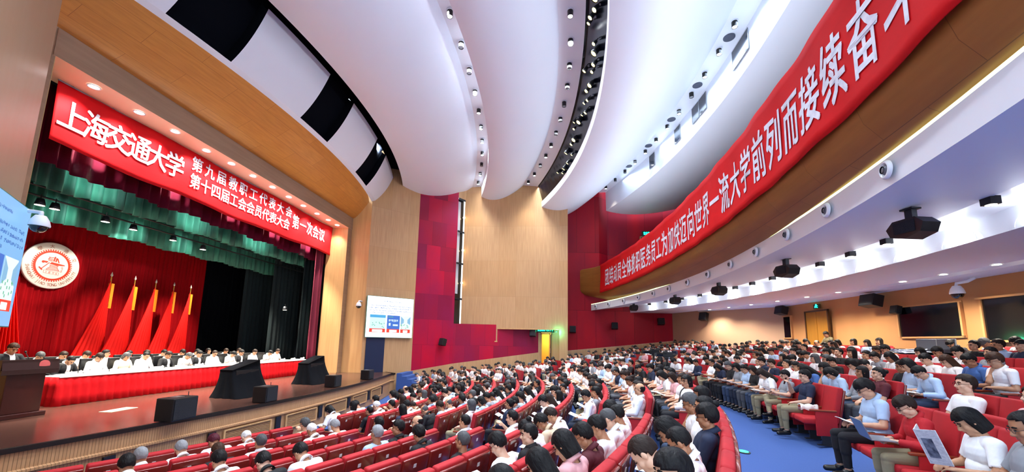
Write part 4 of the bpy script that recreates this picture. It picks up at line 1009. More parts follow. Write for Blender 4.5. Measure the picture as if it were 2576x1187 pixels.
def skeleton(pose):
    lean, hp, yaw, wl, wr_, legs = POSES[pose]
    up_ = .40 if legs == 2 else 0
    hip = Vector((.16, 0, .54 + up_)) if legs != 2 else Vector((0, 0, .93))
    T = rotY(R_(lean)); off = Vector((-.16, 0, .0)) if legs == 2 else Vector((0, 0, 0))
    P = lambda x, y, z: hip + T @ Vector((x, y, z))
    neck = P(-.01, 0, .50); Hm = (T @ rotY(R_(hp)) @ Matrix.Rotation(R_(yaw), 3, 'Z')); head = neck + (T @ rotY(R_(hp * .7))) @ Vector((.028, 0, .148))
    S = {}
    S['torso'] = [(P(0, 0, .02), P(.0, 0, .2)), (P(0, 0, .2), P(.0, 0, .40))]
    sh = {1: P(-.01, .175, .43), -1: P(-.01, -.175, .43)}
    arms = {}
    for s_, w in ((1, wl), (-1, wr_)):
        e, wv = ik(sh[s_], w, .28, .25, (-.35, s_ * .75, -.8)); arms[s_] = (sh[s_], e, wv)
    leg = {}
    for s_ in (1, -1):
        if legs == 2: leg[s_] = (hip + Vector((0, s_ * .095, -.03)), hip + Vector((.02, s_ * .1, -.44)), Vector((-.02, s_ * .11, .09)), Vector((.14, s_ * .13, .035)))
        elif legs == 1 and s_ == -1: leg[s_] = (hip + Vector((.0, -.1, -.0)), Vector((.60, .0, .64)), Vector((.62, .22, .27)), Vector((.78, .27, .24)))
        else: leg[s_] = (hip + Vector((0, s_ * .1, -.01)), Vector((.60, s_ * .13, .52)), Vector((.58, s_ * .12, .10)), Vector((.74, s_ * .15, .04)))
    return hip, T, P, neck, head, Hm, arms, leg
def body_bmesh(pose, hands=True):
    hip, T, P, neck, head, Hm, arms, leg = skeleton(pose)
    b = MB(); bones = []
    Tm = T
    b.ball(P(0, 0, .03), (.13, .175, .12), T); b.ball(P(.015, 0, .17), (.125, .155, .16), T); b.ball(P(.0, 0, .33), (.125, .175, .17), T)
    b.ball(P(-.02, 0, .40), (.09, .18, .08), T)
    bones += [('pelvis', P(0, -.08, .0), P(0, .08, .0), .13), ('torso', P(0, 0, .14), P(0, 0, .36), .14), ('torso', P(-.01, -.15, .42), P(-.01, .15, .42), .07)]
    cap(b, P(-.01, -.13, .425), P(-.01, .13, .425), .068, .068)
    cap(b, P(-.015, 0, .43), neck + (head - neck) * .55, .07, .052)
    bones += [('neck', P(-.01, 0, .50), neck + (head - neck) * .5, .055)]
    H = lambda x, y, z: head + Hm @ Vector((x, y, z))
    b.ball(H(-.012, 0, .022), (.1, .077, .1), Hm, 20, 14); b.ball(H(.028, 0, -.04), (.066, .06, .085), Hm, 18, 12)
    b.ball(H(.062, 0, -.098), (.03, .032, .024), Hm); b.ball(H(.07, 0, .028), (.02, .05, .018), Hm)
    cap(b, H(.088, 0, .008), H(.108, 0, -.032), .009, .0145); b.ball(H(.1, 0, -.038), (.013, .02, .01), Hm)
    for s_ in (1, -1):
        b.ball(H(.055, s_ * .04, -.03), (.03, .024, .028), Hm); b.ball(H(-.008, s_ * .079, -.008), (.02, .011, .033), Hm); b.ball(H(.01, s_ * .055, -.07), (.04, .02, .035), Hm)
    b.ball(H(.086, 0, -.066), (.013, .026, .0075), Hm); b.ball(H(.083, 0, -.078), (.013, .022, .0075), Hm)
    bones += [('head', H(-.02, 0, .03), H(.03, 0, -.05), .085)]
    for s_ in (1, -1):
        s0, e, w = arms[s_]
        cap(b, s0, e, .056, .043); cap(b, e, w, .043, .028); cap(b, s0, s0 + (e - s0) * .4, .06, .052); cap(b, e, e + (w - e) * .35, .043, .042)
        bones += [('uarm', s0, e, .05), ('farm', e, w, .036)]
        d = (w - e).normalized(); side = Vector((0, s_, 0)); side = (side - d * side.dot(d)).normalized(); nrm = d.cross(side).normalized()
        if nrm.z > 0: nrm = -nrm            # palm-down normal
        pal = w + d * .055; b.ball(pal, (.05, .04, .017), Matrix((d, side, nrm)).transposed(), 14, 10); cap(b, w, pal, .026, .024)
        bones += [('hand', w + d * .01, w + d * .16, .03)]
        if hands:
            for k, (o, L) in enumerate(((-.030, .072), (-.010, .084), (.011, .078), (.031, .06))):
                q0 = w + d * .085 - side * o; q1 = q0 + (d * .8 + nrm * .45).normalized() * L * .5; q2 = q1 + (d * .35 + nrm * .9).normalized() * L * .5
                b.tube([q0 - d * .02, q0, q1, q2], [.0095, .0098, .009, .0075], 8); b.ball(q2, .0078, seg=8, rings=6); b.ball(q1, .0092, seg=8, rings=6)
            t0 = w + d * .03 - side * .024; t1 = t0 - side * .028 + d * .03 + nrm * .008; t2 = t1 + d * .03 + nrm * .014 - side * .002
            b.tube([t0, t1, t2], [.013, .0115, .0095], 8); b.ball(t2, .0095, seg=8, rings=6)
        h, kn, an, to = leg[s_]
        cap(b, h, kn, .088, .06); cap(b, kn, an, .056, .038); cap(b, kn + (an - kn) * .12, kn + (an - kn) * .45, .058, .056)
        cap(b, an + Vector((-.03, 0, -.045)), to, .038, .03); cap(b, an, an + Vector((.03, 0, -.03)), .038, .036)
        bones += [('thigh', h, kn, .075), ('shin', kn, an, .048), ('foot', an + Vector((-.03, 0, -.05)), to, .035), ('foot', an + Vector((-.02, 0, -.03)), an + Vector((.03, 0, -.04)), .04)]
    return b, bones, head, Hm
def ev_mesh(o):
    dg = bpy.context.evaluated_depsgraph_get(); dg.update(); me = bpy.data.meshes.new_from_object(o.evaluated_get(dg)); return me
def arrays(me):
    v = np.empty(len(me.vertices) * 3, 'f'); me.vertices.foreach_get('co', v); v = v.reshape(-1, 3)
    nn = np.empty(len(me.vertices) * 3, 'f'); me.vertices.foreach_get('normal', nn); nn = nn.reshape(-1, 3)
    f = [tuple(p.vertices) for p in me.polygons]; return v, nn, f
def classify(v, bones):
    best = np.full(len(v), 1e9); lab = np.zeros(len(v), int); tt = np.zeros(len(v)); names = sorted({x[0] for x in bones})
    for nm, p, q, r in bones:
        p = np.array(p); q = np.array(q); d = q - p; t = np.clip(((v - p) @ d) / (d @ d), 0, 1)
        dist = np.linalg.norm(v - (p + t[:, None] * d), axis=1) - r
        m = dist < best; best[m] = dist[m]; lab[m] = names.index(nm); tt[m] = t[m]
    return names, lab, tt
def submesh(name, v, nn, f, keep, off, m, mats):
    """faces whose vertices are all kept, pushed out along the normals"""
    fs = [q for q in f if all(keep[i] for i in q)]; used = sorted({i for q in fs for i in q}); mp = {i: k for k, i in enumerate(used)}
    o_ = off[used][:, None] if isinstance(off, np.ndarray) else off
    vv = v[used] + nn[used] * o_
    me = bpy.data.meshes.new(name); me.from_pydata(vv.tolist(), [], [tuple(mp[i] for i in q) for q in fs]); me.materials.append(mats)
    # turn the rim inwards so the cloth closes on the skin
    bm = bmesh.new(); bm.from_mesh(me)
    be = [e for e in bm.edges if e.is_boundary]
    r = bmesh.ops.extrude_edge_only(bm, edges=be); nv = [x for x in r['geom'] if isinstance(x, bmesh.types.BMVert)]
    bm.normal_update()
    for x in nv: x.co -= x.normal * .012
    for q in bm.faces: q.smooth = True
    bm.to_mesh(me); bm.free(); return me
BOD = {}
def make_pose(pose, voxel=.0078):
    b, bones, head, Hm = body_bmesh(pose)
    o = b.build('tmp', SKIN); md = o.modifiers.new('r', 'REMESH'); md.mode = 'VOXEL'; md.voxel_size = voxel; md.use_smooth_shade = True
    sm = o.modifiers.new('s', 'SMOOTH'); sm.iterations = 3; sm.factor = .5
    me = ev_mesh(o); bpy.data.objects.remove(o); me.name = 'body_' + pose
    v, nn, f = arrays(me); names, lab, tt = classify(v, bones); L = lambda s: np.isin(lab, [names.index(x) for x in s if x in names])
    me.materials.clear(); me.materials.append(SKIN); me.materials.append(LIPS)
    hv = (v - np.array(head)) @ np.array(Hm)          # head-frame coordinates
    lip_ = (np.abs(hv[:, 1]) < .025) & (hv[:, 0] > .084) & (hv[:, 2] < -.058) & (hv[:, 2] > -.086)
    mi = np.array([1 if all(lip_[i] for i in q) else 0 for q in f], 'i'); me.polygons.foreach_set('material_index', mi)
    R = dict(body=me, head=head, Hm=Hm, bones=bones)
    z = v[:, 2]
    tor = L(['torso']); pel = L(['pelvis']); ua = L(['uarm']); fa = L(['farm']); th = L(['thigh']); shn = L(['shin']); ft = L(['foot']); nk = L(['neck'])
    hipz = bones[0][1][2]
    shirt_s = tor | (pel & (z > hipz + .0)) | (ua & (tt < .72))
    offs = np.where(ua, .013, .012)
    R['shirt_s'] = submesh('shirt', v, nn, f, shirt_s, offs, None, CLOTH)
    shirt_l = tor | (pel & (z > hipz - .02)) | ua | (fa & (tt < .93))
    R['shirt_l'] = submesh('shirt', v, nn, f, shirt_l, .014, None, CLOTH)
    R['trousers'] = submesh('trousers', v, nn, f, pel | th | (shn & (tt < .93)) | (tor & (z < hipz + .08)), .008, None, TROUS)
    R['shoes'] = submesh('shoes', v, nn, f, ft | (shn & (tt > .97)), .009, None, SHOE)
    Ti = np.array(Matrix(rotY(R_(POSES[pose][0])))); tl = (v - np.array(bones[0][1])) @ Ti
    tie = (tor | nk) & (tl[:, 0] > .03) & (np.abs(tl[:, 1] - .08) < .05) & (tl[:, 2] > .2)
    R['front'] = submesh('shirt_front', v, nn, f, tie, .0175, None, mat('white_shirt_front', 'F2F2F4', .7))
    cm = MB(); neck = skeleton(pose)[3]; ax = (head - neck).normalized(); bx = Vector((0, 1, 0)); cx_ = bx.cross(ax).normalized(); rows = []
    for (rr, zz) in ((.076, -.022), (.068, .022), (.07, .034), (.080, .012), (.092, -.016)):
        rows.append([neck + ax * (zz - .012 * math.cos(a)) + cx_ * (rr * math.cos(a) * 1.0) + bx * (rr * math.sin(a)) for a in [R_(28) + (2 * PI - 2 * R_(28)) * k / 22 for k in range(23)]])
    cm.grid(rows); co = cm.build('tmp', CLOTH, smooth=True, solid=.004); R['collar'] = ev_mesh(co); bpy.data.objects.remove(co)
    # low version for the far crowd
    b2, _, _, _ = body_bmesh(pose, hands=False); o = b2.build('tmp', SKIN); md = o.modifiers.new('r', 'REMESH'); md.mode = 'VOXEL'; md.voxel_size = .02
    de = o.modifiers.new('d', 'DECIMATE'); de.ratio = .28
    lm = ev_mesh(o); bpy.data.objects.remove(o); lv, ln, lf = arrays(lm); nm2, lab2, tt2 = classify(lv, bones)
    cls = []
    for i in range(len(lv)):
        n_ = nm2[lab2[i]]; zz = lv[i][2]
        cls.append(1 if (n_ in ('torso',) or (n_ == 'pelvis' and zz > hipz) or (n_ == 'uarm' and tt2[i] < .75)) else 2 if n_ in ('pelvis', 'thigh', 'shin') else 3 if n_ == 'foot' else 0)
    cls = np.array(cls); off = np.where(cls == 1, .012, np.where(cls == 2, .008, 0)); lv = lv + ln * off[:, None]
    fc = [max(set(cls[list(q)]), key=list(cls[list(q)]).count) for q in lf]
    R['low'] = (lv, lf, fc); bpy.data.meshes.remove(lm)
    BOD[pose] = R
for p_ in POSES: make_pose(p_)

# hair, in the head frame
def hair_mesh(style, seed=1, seg=34, rings=26):
    rnd = random.Random(seed); b = MB(); rows = []
    sc = {'short': 1.10, 'crew': 1.045, 'long': 1.12, 'bob': 1.13, 'bald': 1.03, 'bun': 1.08, 'fringe': 1.13}[style]
    pts = []
    for i in range(rings + 1):
        a = -PI / 2 + PI * i / rings; row = []
        for k in range(seg):
            t = 2 * PI * k / seg
            x = math.cos(a) * math.cos(t); y = math.cos(a) * math.sin(t); z = math.sin(a)
            j = 1 + .018 * math.sin(5 * t + seed) * math.cos(3 * a) + (rnd.uniform(-.012, .012) if style not in ('crew', 'bald') else 0)
            P = Vector((-.014 + .102 * x * sc * j, .079 * y * sc * j, .022 + .101 * z * sc * j))
            if style in ('short', 'fringe') and z > .3: P.z += .008 + .01 * max(0, x)
            if style in ('long', 'bob'):
                low = -.34 if style == 'long' else -.12
                if x < .45 and z < .05:
                    q = min(1, (.05 - z) / .9); P.z = .02 + (low - .02) * q ** .9; rr = (1.0 - .18 * q) / max(.35, math.cos(a)) * 1.0
                    P.x = -.014 + .102 * x * sc * min(rr, 2.2) * (1 if x > 0 else 1.0) - .015 * q; P.y = .079 * y * sc * min(rr, 2.2)
            row.append(P)
        rows.append(row); 
    def keep(x, y, z):
        ax = x + .014
        if style == 'bald': return z > -.055 and z < .055 and ax < .02 - max(0, z) * .6 and (ax < -.0 or abs(y) > .06)
        if style in ('short', 'crew', 'bun', 'fringe'):
            hl = {'short': .066, 'crew': .078, 'bun': .07, 'fringe': .045}[style]
            if ax > .045: return z > hl - (.0 if abs(y) < .05 else .01)
            if ax > -.005: return z > (.0 if ax < .02 else .03)
            return z > (-.062 if style != 'crew' else -.045) + (.0 if ax < -.03 else .03)
        hl = .062
        if ax > .05: return z > hl - abs(y) * .25
        if ax > .018: return z > .035 - abs(y) * .4 or abs(y) > .068
        return True
    b.grid(rows, closed=True)
    fs = [(f, m, u) for f, m, u in zip(b.f, b.mi, b.uv) if keep(*[sum(b.v[i][c] for i in f) / 4 for c in range(3)])]
    b.f = [x[0] for x in fs]; b.mi = [0] * len(fs); b.uv = [x[2] for x in fs]
    # eyebrows
    if style == 'bun': b.ball((-.13, 0, .05), (.04, .042, .04), seg=14, rings=10)
    for s_ in (1, -1): b.tube([(.087, s_ * .016, .024), (.088, s_ * .032, .029), (.077, s_ * .05, .024)], [.0035, .0045, .003], 6)
    o = b.build('tmp', HAIRM, smooth=True); sd = o.modifiers.new('s', 'SOLIDIFY'); sd.thickness = .014; sd.offset = -.6
    me = ev_mesh(o); bpy.data.objects.remove(o); me.name = 'hair_' + style; return me
HAIRS = {s: hair_mesh(s, i + 1) for i, s in enumerate(('short', 'crew', 'long', 'bob', 'bald', 'bun', 'fringe'))}
b = MB()
for s_ in (1, -1): b.ball((.0865, s_ * .031, .003), (.008, .0125, .0055), seg=12, rings=8)
o = b.build('tmp', EYEM, smooth=True); EYES = o.data; bpy.data.objects.remove(o)
b = MB()
for s_ in (1, -1):
    b.tube([(.1, s_ * .034 + .022 * math.cos(a), -.0 + .017 * math.sin(a)) for a in [2 * PI * k / 16 for k in range(17)]], .0018, 5, cap=False); b.tube([(.1, s_ * .056, .003), (.0, s_ * .086, .004)], .0018, 5)
b.tube([(.1, .012, .004), (.102, 0, .007), (.1, -.012, .004)], .0018, 5)
o = b.build('tmp', GLASSM); SPECS = o.data; bpy.data.objects.remove(o)
# lanyard and badge for a few: body frame of pose 'watch'
def person(loc, rz, pose, style, haircol, shirt, trous, skin, long_=False, glasses=False, suit=False, scale=1.0, label='', group=None, lite=False, collar=True):
    B = BOD[pose]; r = empty('person', loc, rz, label, 'person', group); r.scale = (scale,) * 3
    def ch(name, me, col=None, M=None, par_=None):
        o = bpy.data.objects.new(name, me); COL.objects.link(o); o.parent = par_ or r
        if col: o.color = col
        if M is not None: o.matrix_local = M
        return o
    hm = B['Hm'].to_4x4(); hm.translation = B['head']
    bd = ch('body', B['body'], skin); ch('hair', HAIRS[style], haircol, hm); ch('shirt' if not suit else 'jacket', B['shirt_l' if (long_ or suit) else 'shirt_s'], shirt)
    if not lite and (suit or collar): ch('collar', B['collar'], SHC['white'] if suit else shirt)
    if suit: ch('shirt_front', B['front'])
    ch('trousers', B['trousers'], trous); ch('shoes', B['shoes'])
    if not lite: ch('eyes', EYES, None, hm, bd)
    if glasses: ch('glasses', SPECS, None, hm)
    return r
SK = [lin(c) for c in ('D2A283', 'C79674', 'B98462', 'DDB297', 'A87555')]
HC = {'black': lin('0C0A0C'), 'dark brown': lin('241712'), 'grey': lin('8A8C90'), 'white': lin('D8D8D8'), 'brown': lin('3A2418'), 'maroon': lin('4A1022'), 'dark grey': lin('4A4B4E')}
SHC = {'white': lin('EEF0F2'), 'light blue': lin('A9C3E2'), 'navy': lin('16233F'), 'black': lin('101116'), 'grey': lin('8B9098'), 'dark red': lin('8E1220'), 'red': lin('B51522'), 'pink': lin('D9A4A8'), 'maroon': lin('50101E'), 'beige': lin('CDBB9E'), 'blue': lin('3E66A8')}
TRC = {'black': lin('121218'), 'navy': lin('1C2538'), 'khaki': lin('8E8468'), 'grey': lin('4C4E54'), 'jeans': lin('2E3E58')}

# ------------------------------------------------------------------ auditorium chairs
CRED = mat('red_seat_fabric', 'B3121E', .75, noise=((5, 5, 5), .35, '8E0C18'))
CSHELL = mat('mahogany_shell', '7C221C', .25, noise=((6, 2, 2), .4, '5A1712'), coat=.4)
CARM = mat('armrest_wood', '8A3A20', .35); CLEG = mat('chair_leg_black', '141417', .5)
PLATE = mat('number_plate', 'E8E0DC', .4)
def rbox(b, x0, y0, z0, x1, y1, z1, r=.02, M=None):
    """box with softly rounded edges, as one closed grid"""
    bm = bmesh.new(); bmesh.ops.create_cube(bm, size=1)
    for v in bm.verts: v.co = Vector(((x0 + x1) / 2 + v.co.x * (x1 - x0), (y0 + y1) / 2 + v.co.y * (y1 - y0), (z0 + z1) / 2 + v.co.z * (z1 - z0)))
    bmesh.ops.bevel(bm, geom=list(bm.edges), offset=r, segments=3, profile=.5, affect='EDGES'); bm.verts.index_update()
    n = len(b.v)
    for v in bm.verts: p = v.co if M is None else M @ v.co; b.v.append(tuple(p))
    for f in bm.faces: b.f.append(tuple(n + v.index for v in f.verts)); b.mi.append(0); b.uv.append([(0, 0)] * len(f.verts))
    bm.free()
TB = Matrix.Translation((.02, 0, .36)) @ Matrix.Rotation(R_(-11), 4, 'Y')
def me_of(b, m, smooth=False):
    o = b.build('tmp', m, smooth=False); me = o.data; bpy.data.objects.remove(o)
    if smooth: me.polygons.foreach_set('use_smooth', [True] * len(me.polygons))
    return me
CH = {}
b = MB(); rbox(b, -.045, -.262, .03, .06, .262, .70, .03, TB); CH['backrest'] = me_of(b, CRED, True)
b = MB(); rbox(b, -.085, -.255, -.08, -.04, .255, .665, .015, TB); CH['back_shell'] = me_of(b, CSHELL, True)
b = MB(); rbox(b, .05, -.245, .355, .52, .245, .465, .035); CH['seat'] = me_of(b, CRED, True)
b = MB(); rbox(b, .06, -.24, .40, .17, .24, .84, .035, Matrix.Translation((.03, 0, 0))); CH['seat_up'] = me_of(b, CRED, True)
b = MB(); rbox(b, .0, .248, .60, .42, .302, .635, .012); CH['armrest'] = me_of(b, CARM, True)
b = MB(); rbox(b, .0, .262, .16, .34, .288, .61, .01); CH['side_panel'] = me_of(b, CRED, True)
b = MB(); b.box(.08, .255, 0, .26, .295, .17); b.box(.02, .24, 0, .34, .31, .015); CH['foot'] = me_of(b, CLEG)
b = MB(); b.box(-.091, .0, .53, -.086, .05, .58, M=TB); CH['number_plate'] = me_of(b, PLATE)
def chair(loc, rz, up, label, group, endl=False):
    r = empty('auditorium_chair', loc, rz, label, 'chair', group)
    def ch(nm, key, pp=None): o = bpy.data.objects.new(nm, CH[key]); COL.objects.link(o); o.parent = pp or r; return o
    ch('backrest', 'backrest'); bs = ch('back_shell', 'back_shell'); ch('seat', 'seat_up' if up else 'seat'); ch('armrest', 'armrest'); ch('side_panel', 'side_panel'); ch('foot', 'foot'); ch('number_plate', 'number_plate', bs)
    if endl:
        for k in ('armrest', 'side_panel', 'foot'): o = ch(k, k); o.location = (0, -.55, 0)
    return r

# seat map: rows are arcs about (CX, CY)
rnd = random.Random(77)
SEATS = []
def addrow(row, R, kind):
    a1, a2 = ((13.5, 17.8) if kind == 'front' else (12.8, 15.9))
    blocks = [('near', -a2, -60, -1), ('middle', -a1, a1, 1), ('far', a2, 60, 1)]
    step = math.degrees(.552 / R)
    for nm, s0, s1, sg in blocks:
        n = int(abs(s1 - s0) / step)
        for k in range(n):
            th = s0 + sg * step * (k + .5)
            x = CX + R * math.cos(R_(th)); y = CY + R * math.sin(R_(th)); z = zf(R)
            if y < .75 or y > wall_y(x) - .75 or (x < -7.0 and y > 21): continue
            if math.hypot(x, y) < 1.3: continue
            SEATS.append(dict(kind=kind, row=row, block=nm, k=k, th=th, x=x, y=y, z=z, end=(k == 0), last=(k == n - 1)))
for i in range(10): addrow(i, 18.05 + .963 * i, 'front')
for j in range(7): addrow(j, 29.1 + .92 * j, 'rear')
vis = []
for s in SEATS:
    hx, hy, hz = proj((s['x'] - .1 * math.cos(R_(s['th'])), s['y'] - .1 * math.sin(R_(s['th'])), s['z'] + 1.15)); s['h'] = (hx, hy); s['d'] = hz
    bx, by, bz = proj((s['x'], s['y'], s['z'] + .95))
    if hz < .4 or not (-120 < hx < 2700) or hy > 1330: continue
    if s['kind'] == 'rear' and s['row'] >= 5 and 11 < s['y'] < 14.6: continue     # sound desk stands here
    vis.append(s)
SEATS = vis
# heads read off the photograph: (x, y, attributes)
def A(**k): return k
HERO = [(315, 1164, A(h='black')), (397, 1149, A(h='grey')), (457, 1137, A(h='grey')), (529, 1142, A(h='brown')), (548, 1111, A(h='maroon')), (599, 1166, A(h='black')), (690, 1104, A(h='dark grey')), (659, 1096, A(h='white')), (758, 1075, A(h='dark grey')), (693, 1164, A(h='black')), (791, 1064, A(h='white', st='crew')), (782, 1181, A(h='black')),
        (830, 1074, A(h='grey')), (842, 1047, A(h='black', st='bob')), (869, 1050, A(h='black', st='bob', g=1)), (934, 1095, A(h='grey', st='crew', sh='light blue')), (936, 1069, A(h='black')), (992, 1076, A(h='black')), (915, 1055, A(h='black')), (953, 1043, A(h='white', st='crew')), (973, 1016, A(h='black')), (905, 1021, A(h='black', sh='white')), (934, 1016, A(h='black')),
        (1002, 1055, A()), (1040, 1038, A()), (1048, 1062, A(g=1)), (1091, 1086, A(h='black', st='fringe', sh='black', p='chin')), (1110, 1045, A(h='dark grey')), (1096, 999, A()), (1152, 1030, A(h='dark grey', st='bald')), (1147, 1001, A(sh='light blue')), (1183, 994, A()), (1229, 1009, A(sh='light blue', p='read')), (1198, 1064, A(h='black')), (1190, 1112, A(h='dark grey', st='crew', sh='black', p='watch')), (1007, 1009, A()), (1033, 999, A()), (987, 994, A()), (1045, 980, A()), (1065, 975, A()), (1060, 1016, A(h='dark brown')), (1084, 1004, A()),
        (1302, 1069, A(h='black', sh='white', p='phone')), (1385, 1045, A(g=1, sh='beige', h='black')), (1390, 1009, A()), (1281, 1025, A()), (1341, 1004, A(sh='navy', p='read')), (1481, 1066, A(sh='maroon', p='read', h='black')), (1532, 1045, A(h='dark grey', g=1, st='crew')), (1548, 1014, A()), (1556, 994, A()), (1447, 996, A(sh='navy', p='read')), (1388, 1151, A(st='long', sh='black')), (1442, 1126, A(st='bob', g=1, sh='pink', p='read')),
        (1711, 1022, A(h='dark grey', g=1, sh='white')), (1749, 1058, A(h='black', sh='navy', p='doze')), (1716, 1108, A(h='black', sh='white', p='read')), (1678, 1127, A(h='dark brown', sh='beige', st='crew', p='write')), (1672, 1003, A(sh='white', h='black', p='watch')), (1725, 995, A()), (1700, 965, A(st='bob', sh='white')), (1675, 954, A(st='long', sh='navy')),
        (2025, 967, A(h='black', g=1, sh='navy', p='phone', tr='khaki')), (1970, 943, A(h='black', sh='grey', p='cross', tr='khaki')), (1903, 943, A(st='long', sh='black', p='read')), (1879, 929, A(sh='light blue', p='read')), (1851, 926, A(sh='black', g=1, p='read', tr='black')), (1818, 923, A(sh='navy', tr='black')), (1796, 923, A(sh='white', tr='khaki', p='cross')),
        (1939, 915, A(sh='navy')), (2022, 923, A(st='crew', h='dark brown', sh='light blue')), (2193, 981, A(h='black', st='fringe', sh='light blue', p='read', tr='black', s=1.06)), (2314, 1036, A(h='dark brown', st='fringe', sh='red', p='laptop', g=1, tr='khaki')), (2452, 1080, A(h='black', st='bob', sh='white', p='read', tr='navy')), (2466, 984, A(h='dark brown', g=1, sh='white', p='watch')), (2559, 1020, A(sh='pink', h='dark brown')), (2540, 1094, A(h='black', sh='grey')), (2234, 956, A(sh='maroon')), (2179, 948, A(sh='grey')), (2339, 929, A(sh='light blue', p='write', h='black')), (2292, 940, A(sh='light blue', st='long', p='read')), (2482, 923, A(sh='blue', p='read', g=1)), (2424, 918, A(st='long', h='brown', sh='white')), (2537, 901, A(sh='white', h='brown')), (2132, 945, A(st='bob', sh='light blue', p='write')), (2105, 934, A(sh='light blue')), (2060, 929, A(sh='blue'))]
EMPTY = [(2078, 972), (2150, 985), (2395, 1010), (2270, 1000), (1612, 935)]
taken = {}
def nearest(px, py, pool):
    return min(pool, key=lambda i: (SEATS[i]['h'][0] - px) ** 2 + ((SEATS[i]['h'][1] - py) * 1.3) ** 2)
for hx, hy, at in HERO:
    pool = [i for i in range(len(SEATS)) if i not in taken]
    i = nearest(hx, hy, pool); q = SEATS[i]
    if math.hypot(q['h'][0] - hx, q['h'][1] - hy) < 75: taken[i] = at
for hx, hy in EMPTY:
    pool = [i for i in range(len(SEATS)) if i not in taken]; taken[nearest(hx, hy, pool)] = None
for i, s in enumerate(SEATS):
    if i in taken: s['occ'] = taken[i]; continue
    hx, hy = s['h']
    if s['kind'] == 'front' and hx < 1265 and hy > 1025: s['occ'] = None; continue
    if s['kind'] == 'front' and s['row'] == 0 and hx < 1000: s['occ'] = None; continue
    p_occ = .97 if s['kind'] == 'front' else (.93 if s['y'] > 12 else .78)
    s['occ'] = {} if rnd.random() < p_occ else None
order = sorted(range(len(SEATS)), key=lambda i: SEATS[i]['d'])
occ = [i for i in order if SEATS[i]['occ'] is not None]
HI_P = set(occ[:286]); HI_C = set(order[:298])
print('seats', len(SEATS), 'people', len(occ), 'hi dist', SEATS[occ[min(285, len(occ) - 1)]]['d'])
def ordn(n):
    if n < 20: return ORD[n]
    tens = {2: 'twenty', 3: 'thirty', 4: 'forty', 5: 'fifty'}; n += 1
    if n % 10 == 0: return {20: 'twentieth', 30: 'thirtieth', 40: 'fortieth', 50: 'fiftieth'}[n]
    return tens[n // 10] + '-' + ORD[n % 10 - 1]
PT = {'watch': 'looking ahead', 'read': 'reading papers', 'write': 'bent over papers', 'chin': 'hand at chin', 'phone': 'one hand raised', 'cross': 'legs crossed', 'aside': 'looking aside', 'doze': 'leaning back', 'laptop': 'typing on laptop'}
low_v, low_f, low_c = [], [], []; lc_v, lc_f, lc_c = [], [], []
nlow = 0; ncl = 0
def lowadd(V, F, Cc, verts, faces, cols, M, count):
    A4 = np.array(M); vv = verts @ A4[:3, :3].T + A4[:3, 3]; V.append(vv); F += [tuple(i + count for i in q) for q in faces]; Cc += cols; return count + len(verts)
sph = []; sb_ = MB(); sb_.ball((-.016, 0, .035), (.108, .086, .098), seg=10, rings=7, zmin=-.62); sphv = np.array(sb_.v); sphf = sb_.f
cb = MB(); cb.box(-.045, -.262, .03, .06, .262, .7, M=TB); n1 = len(cb.f); cb.box(-.085, -.25, -.08, -.045, .25, .665, M=TB); n2 = len(cb.f); cb.box(.05, -.245, .355, .52, .245, .465); n3 = len(cb.f); cb.box(0, .25, .16, .42, .3, .63); n4 = len(cb.f); cb.box(.08, .255, 0, .26, .295, .17)
cbv = np.array(cb.v); cbcol = ['r'] * n1 + ['s'] * (n2 - n1) + ['r'] * (n3 - n2) + ['a'] * (n4 - n3) + ['k'] * (len(cb.f) - n4)
cc = {'r': lin('A5101C'), 's': lin('6A1E18'), 'a': lin('8A2A1E'), 'k': lin('141417')}
booklets = []
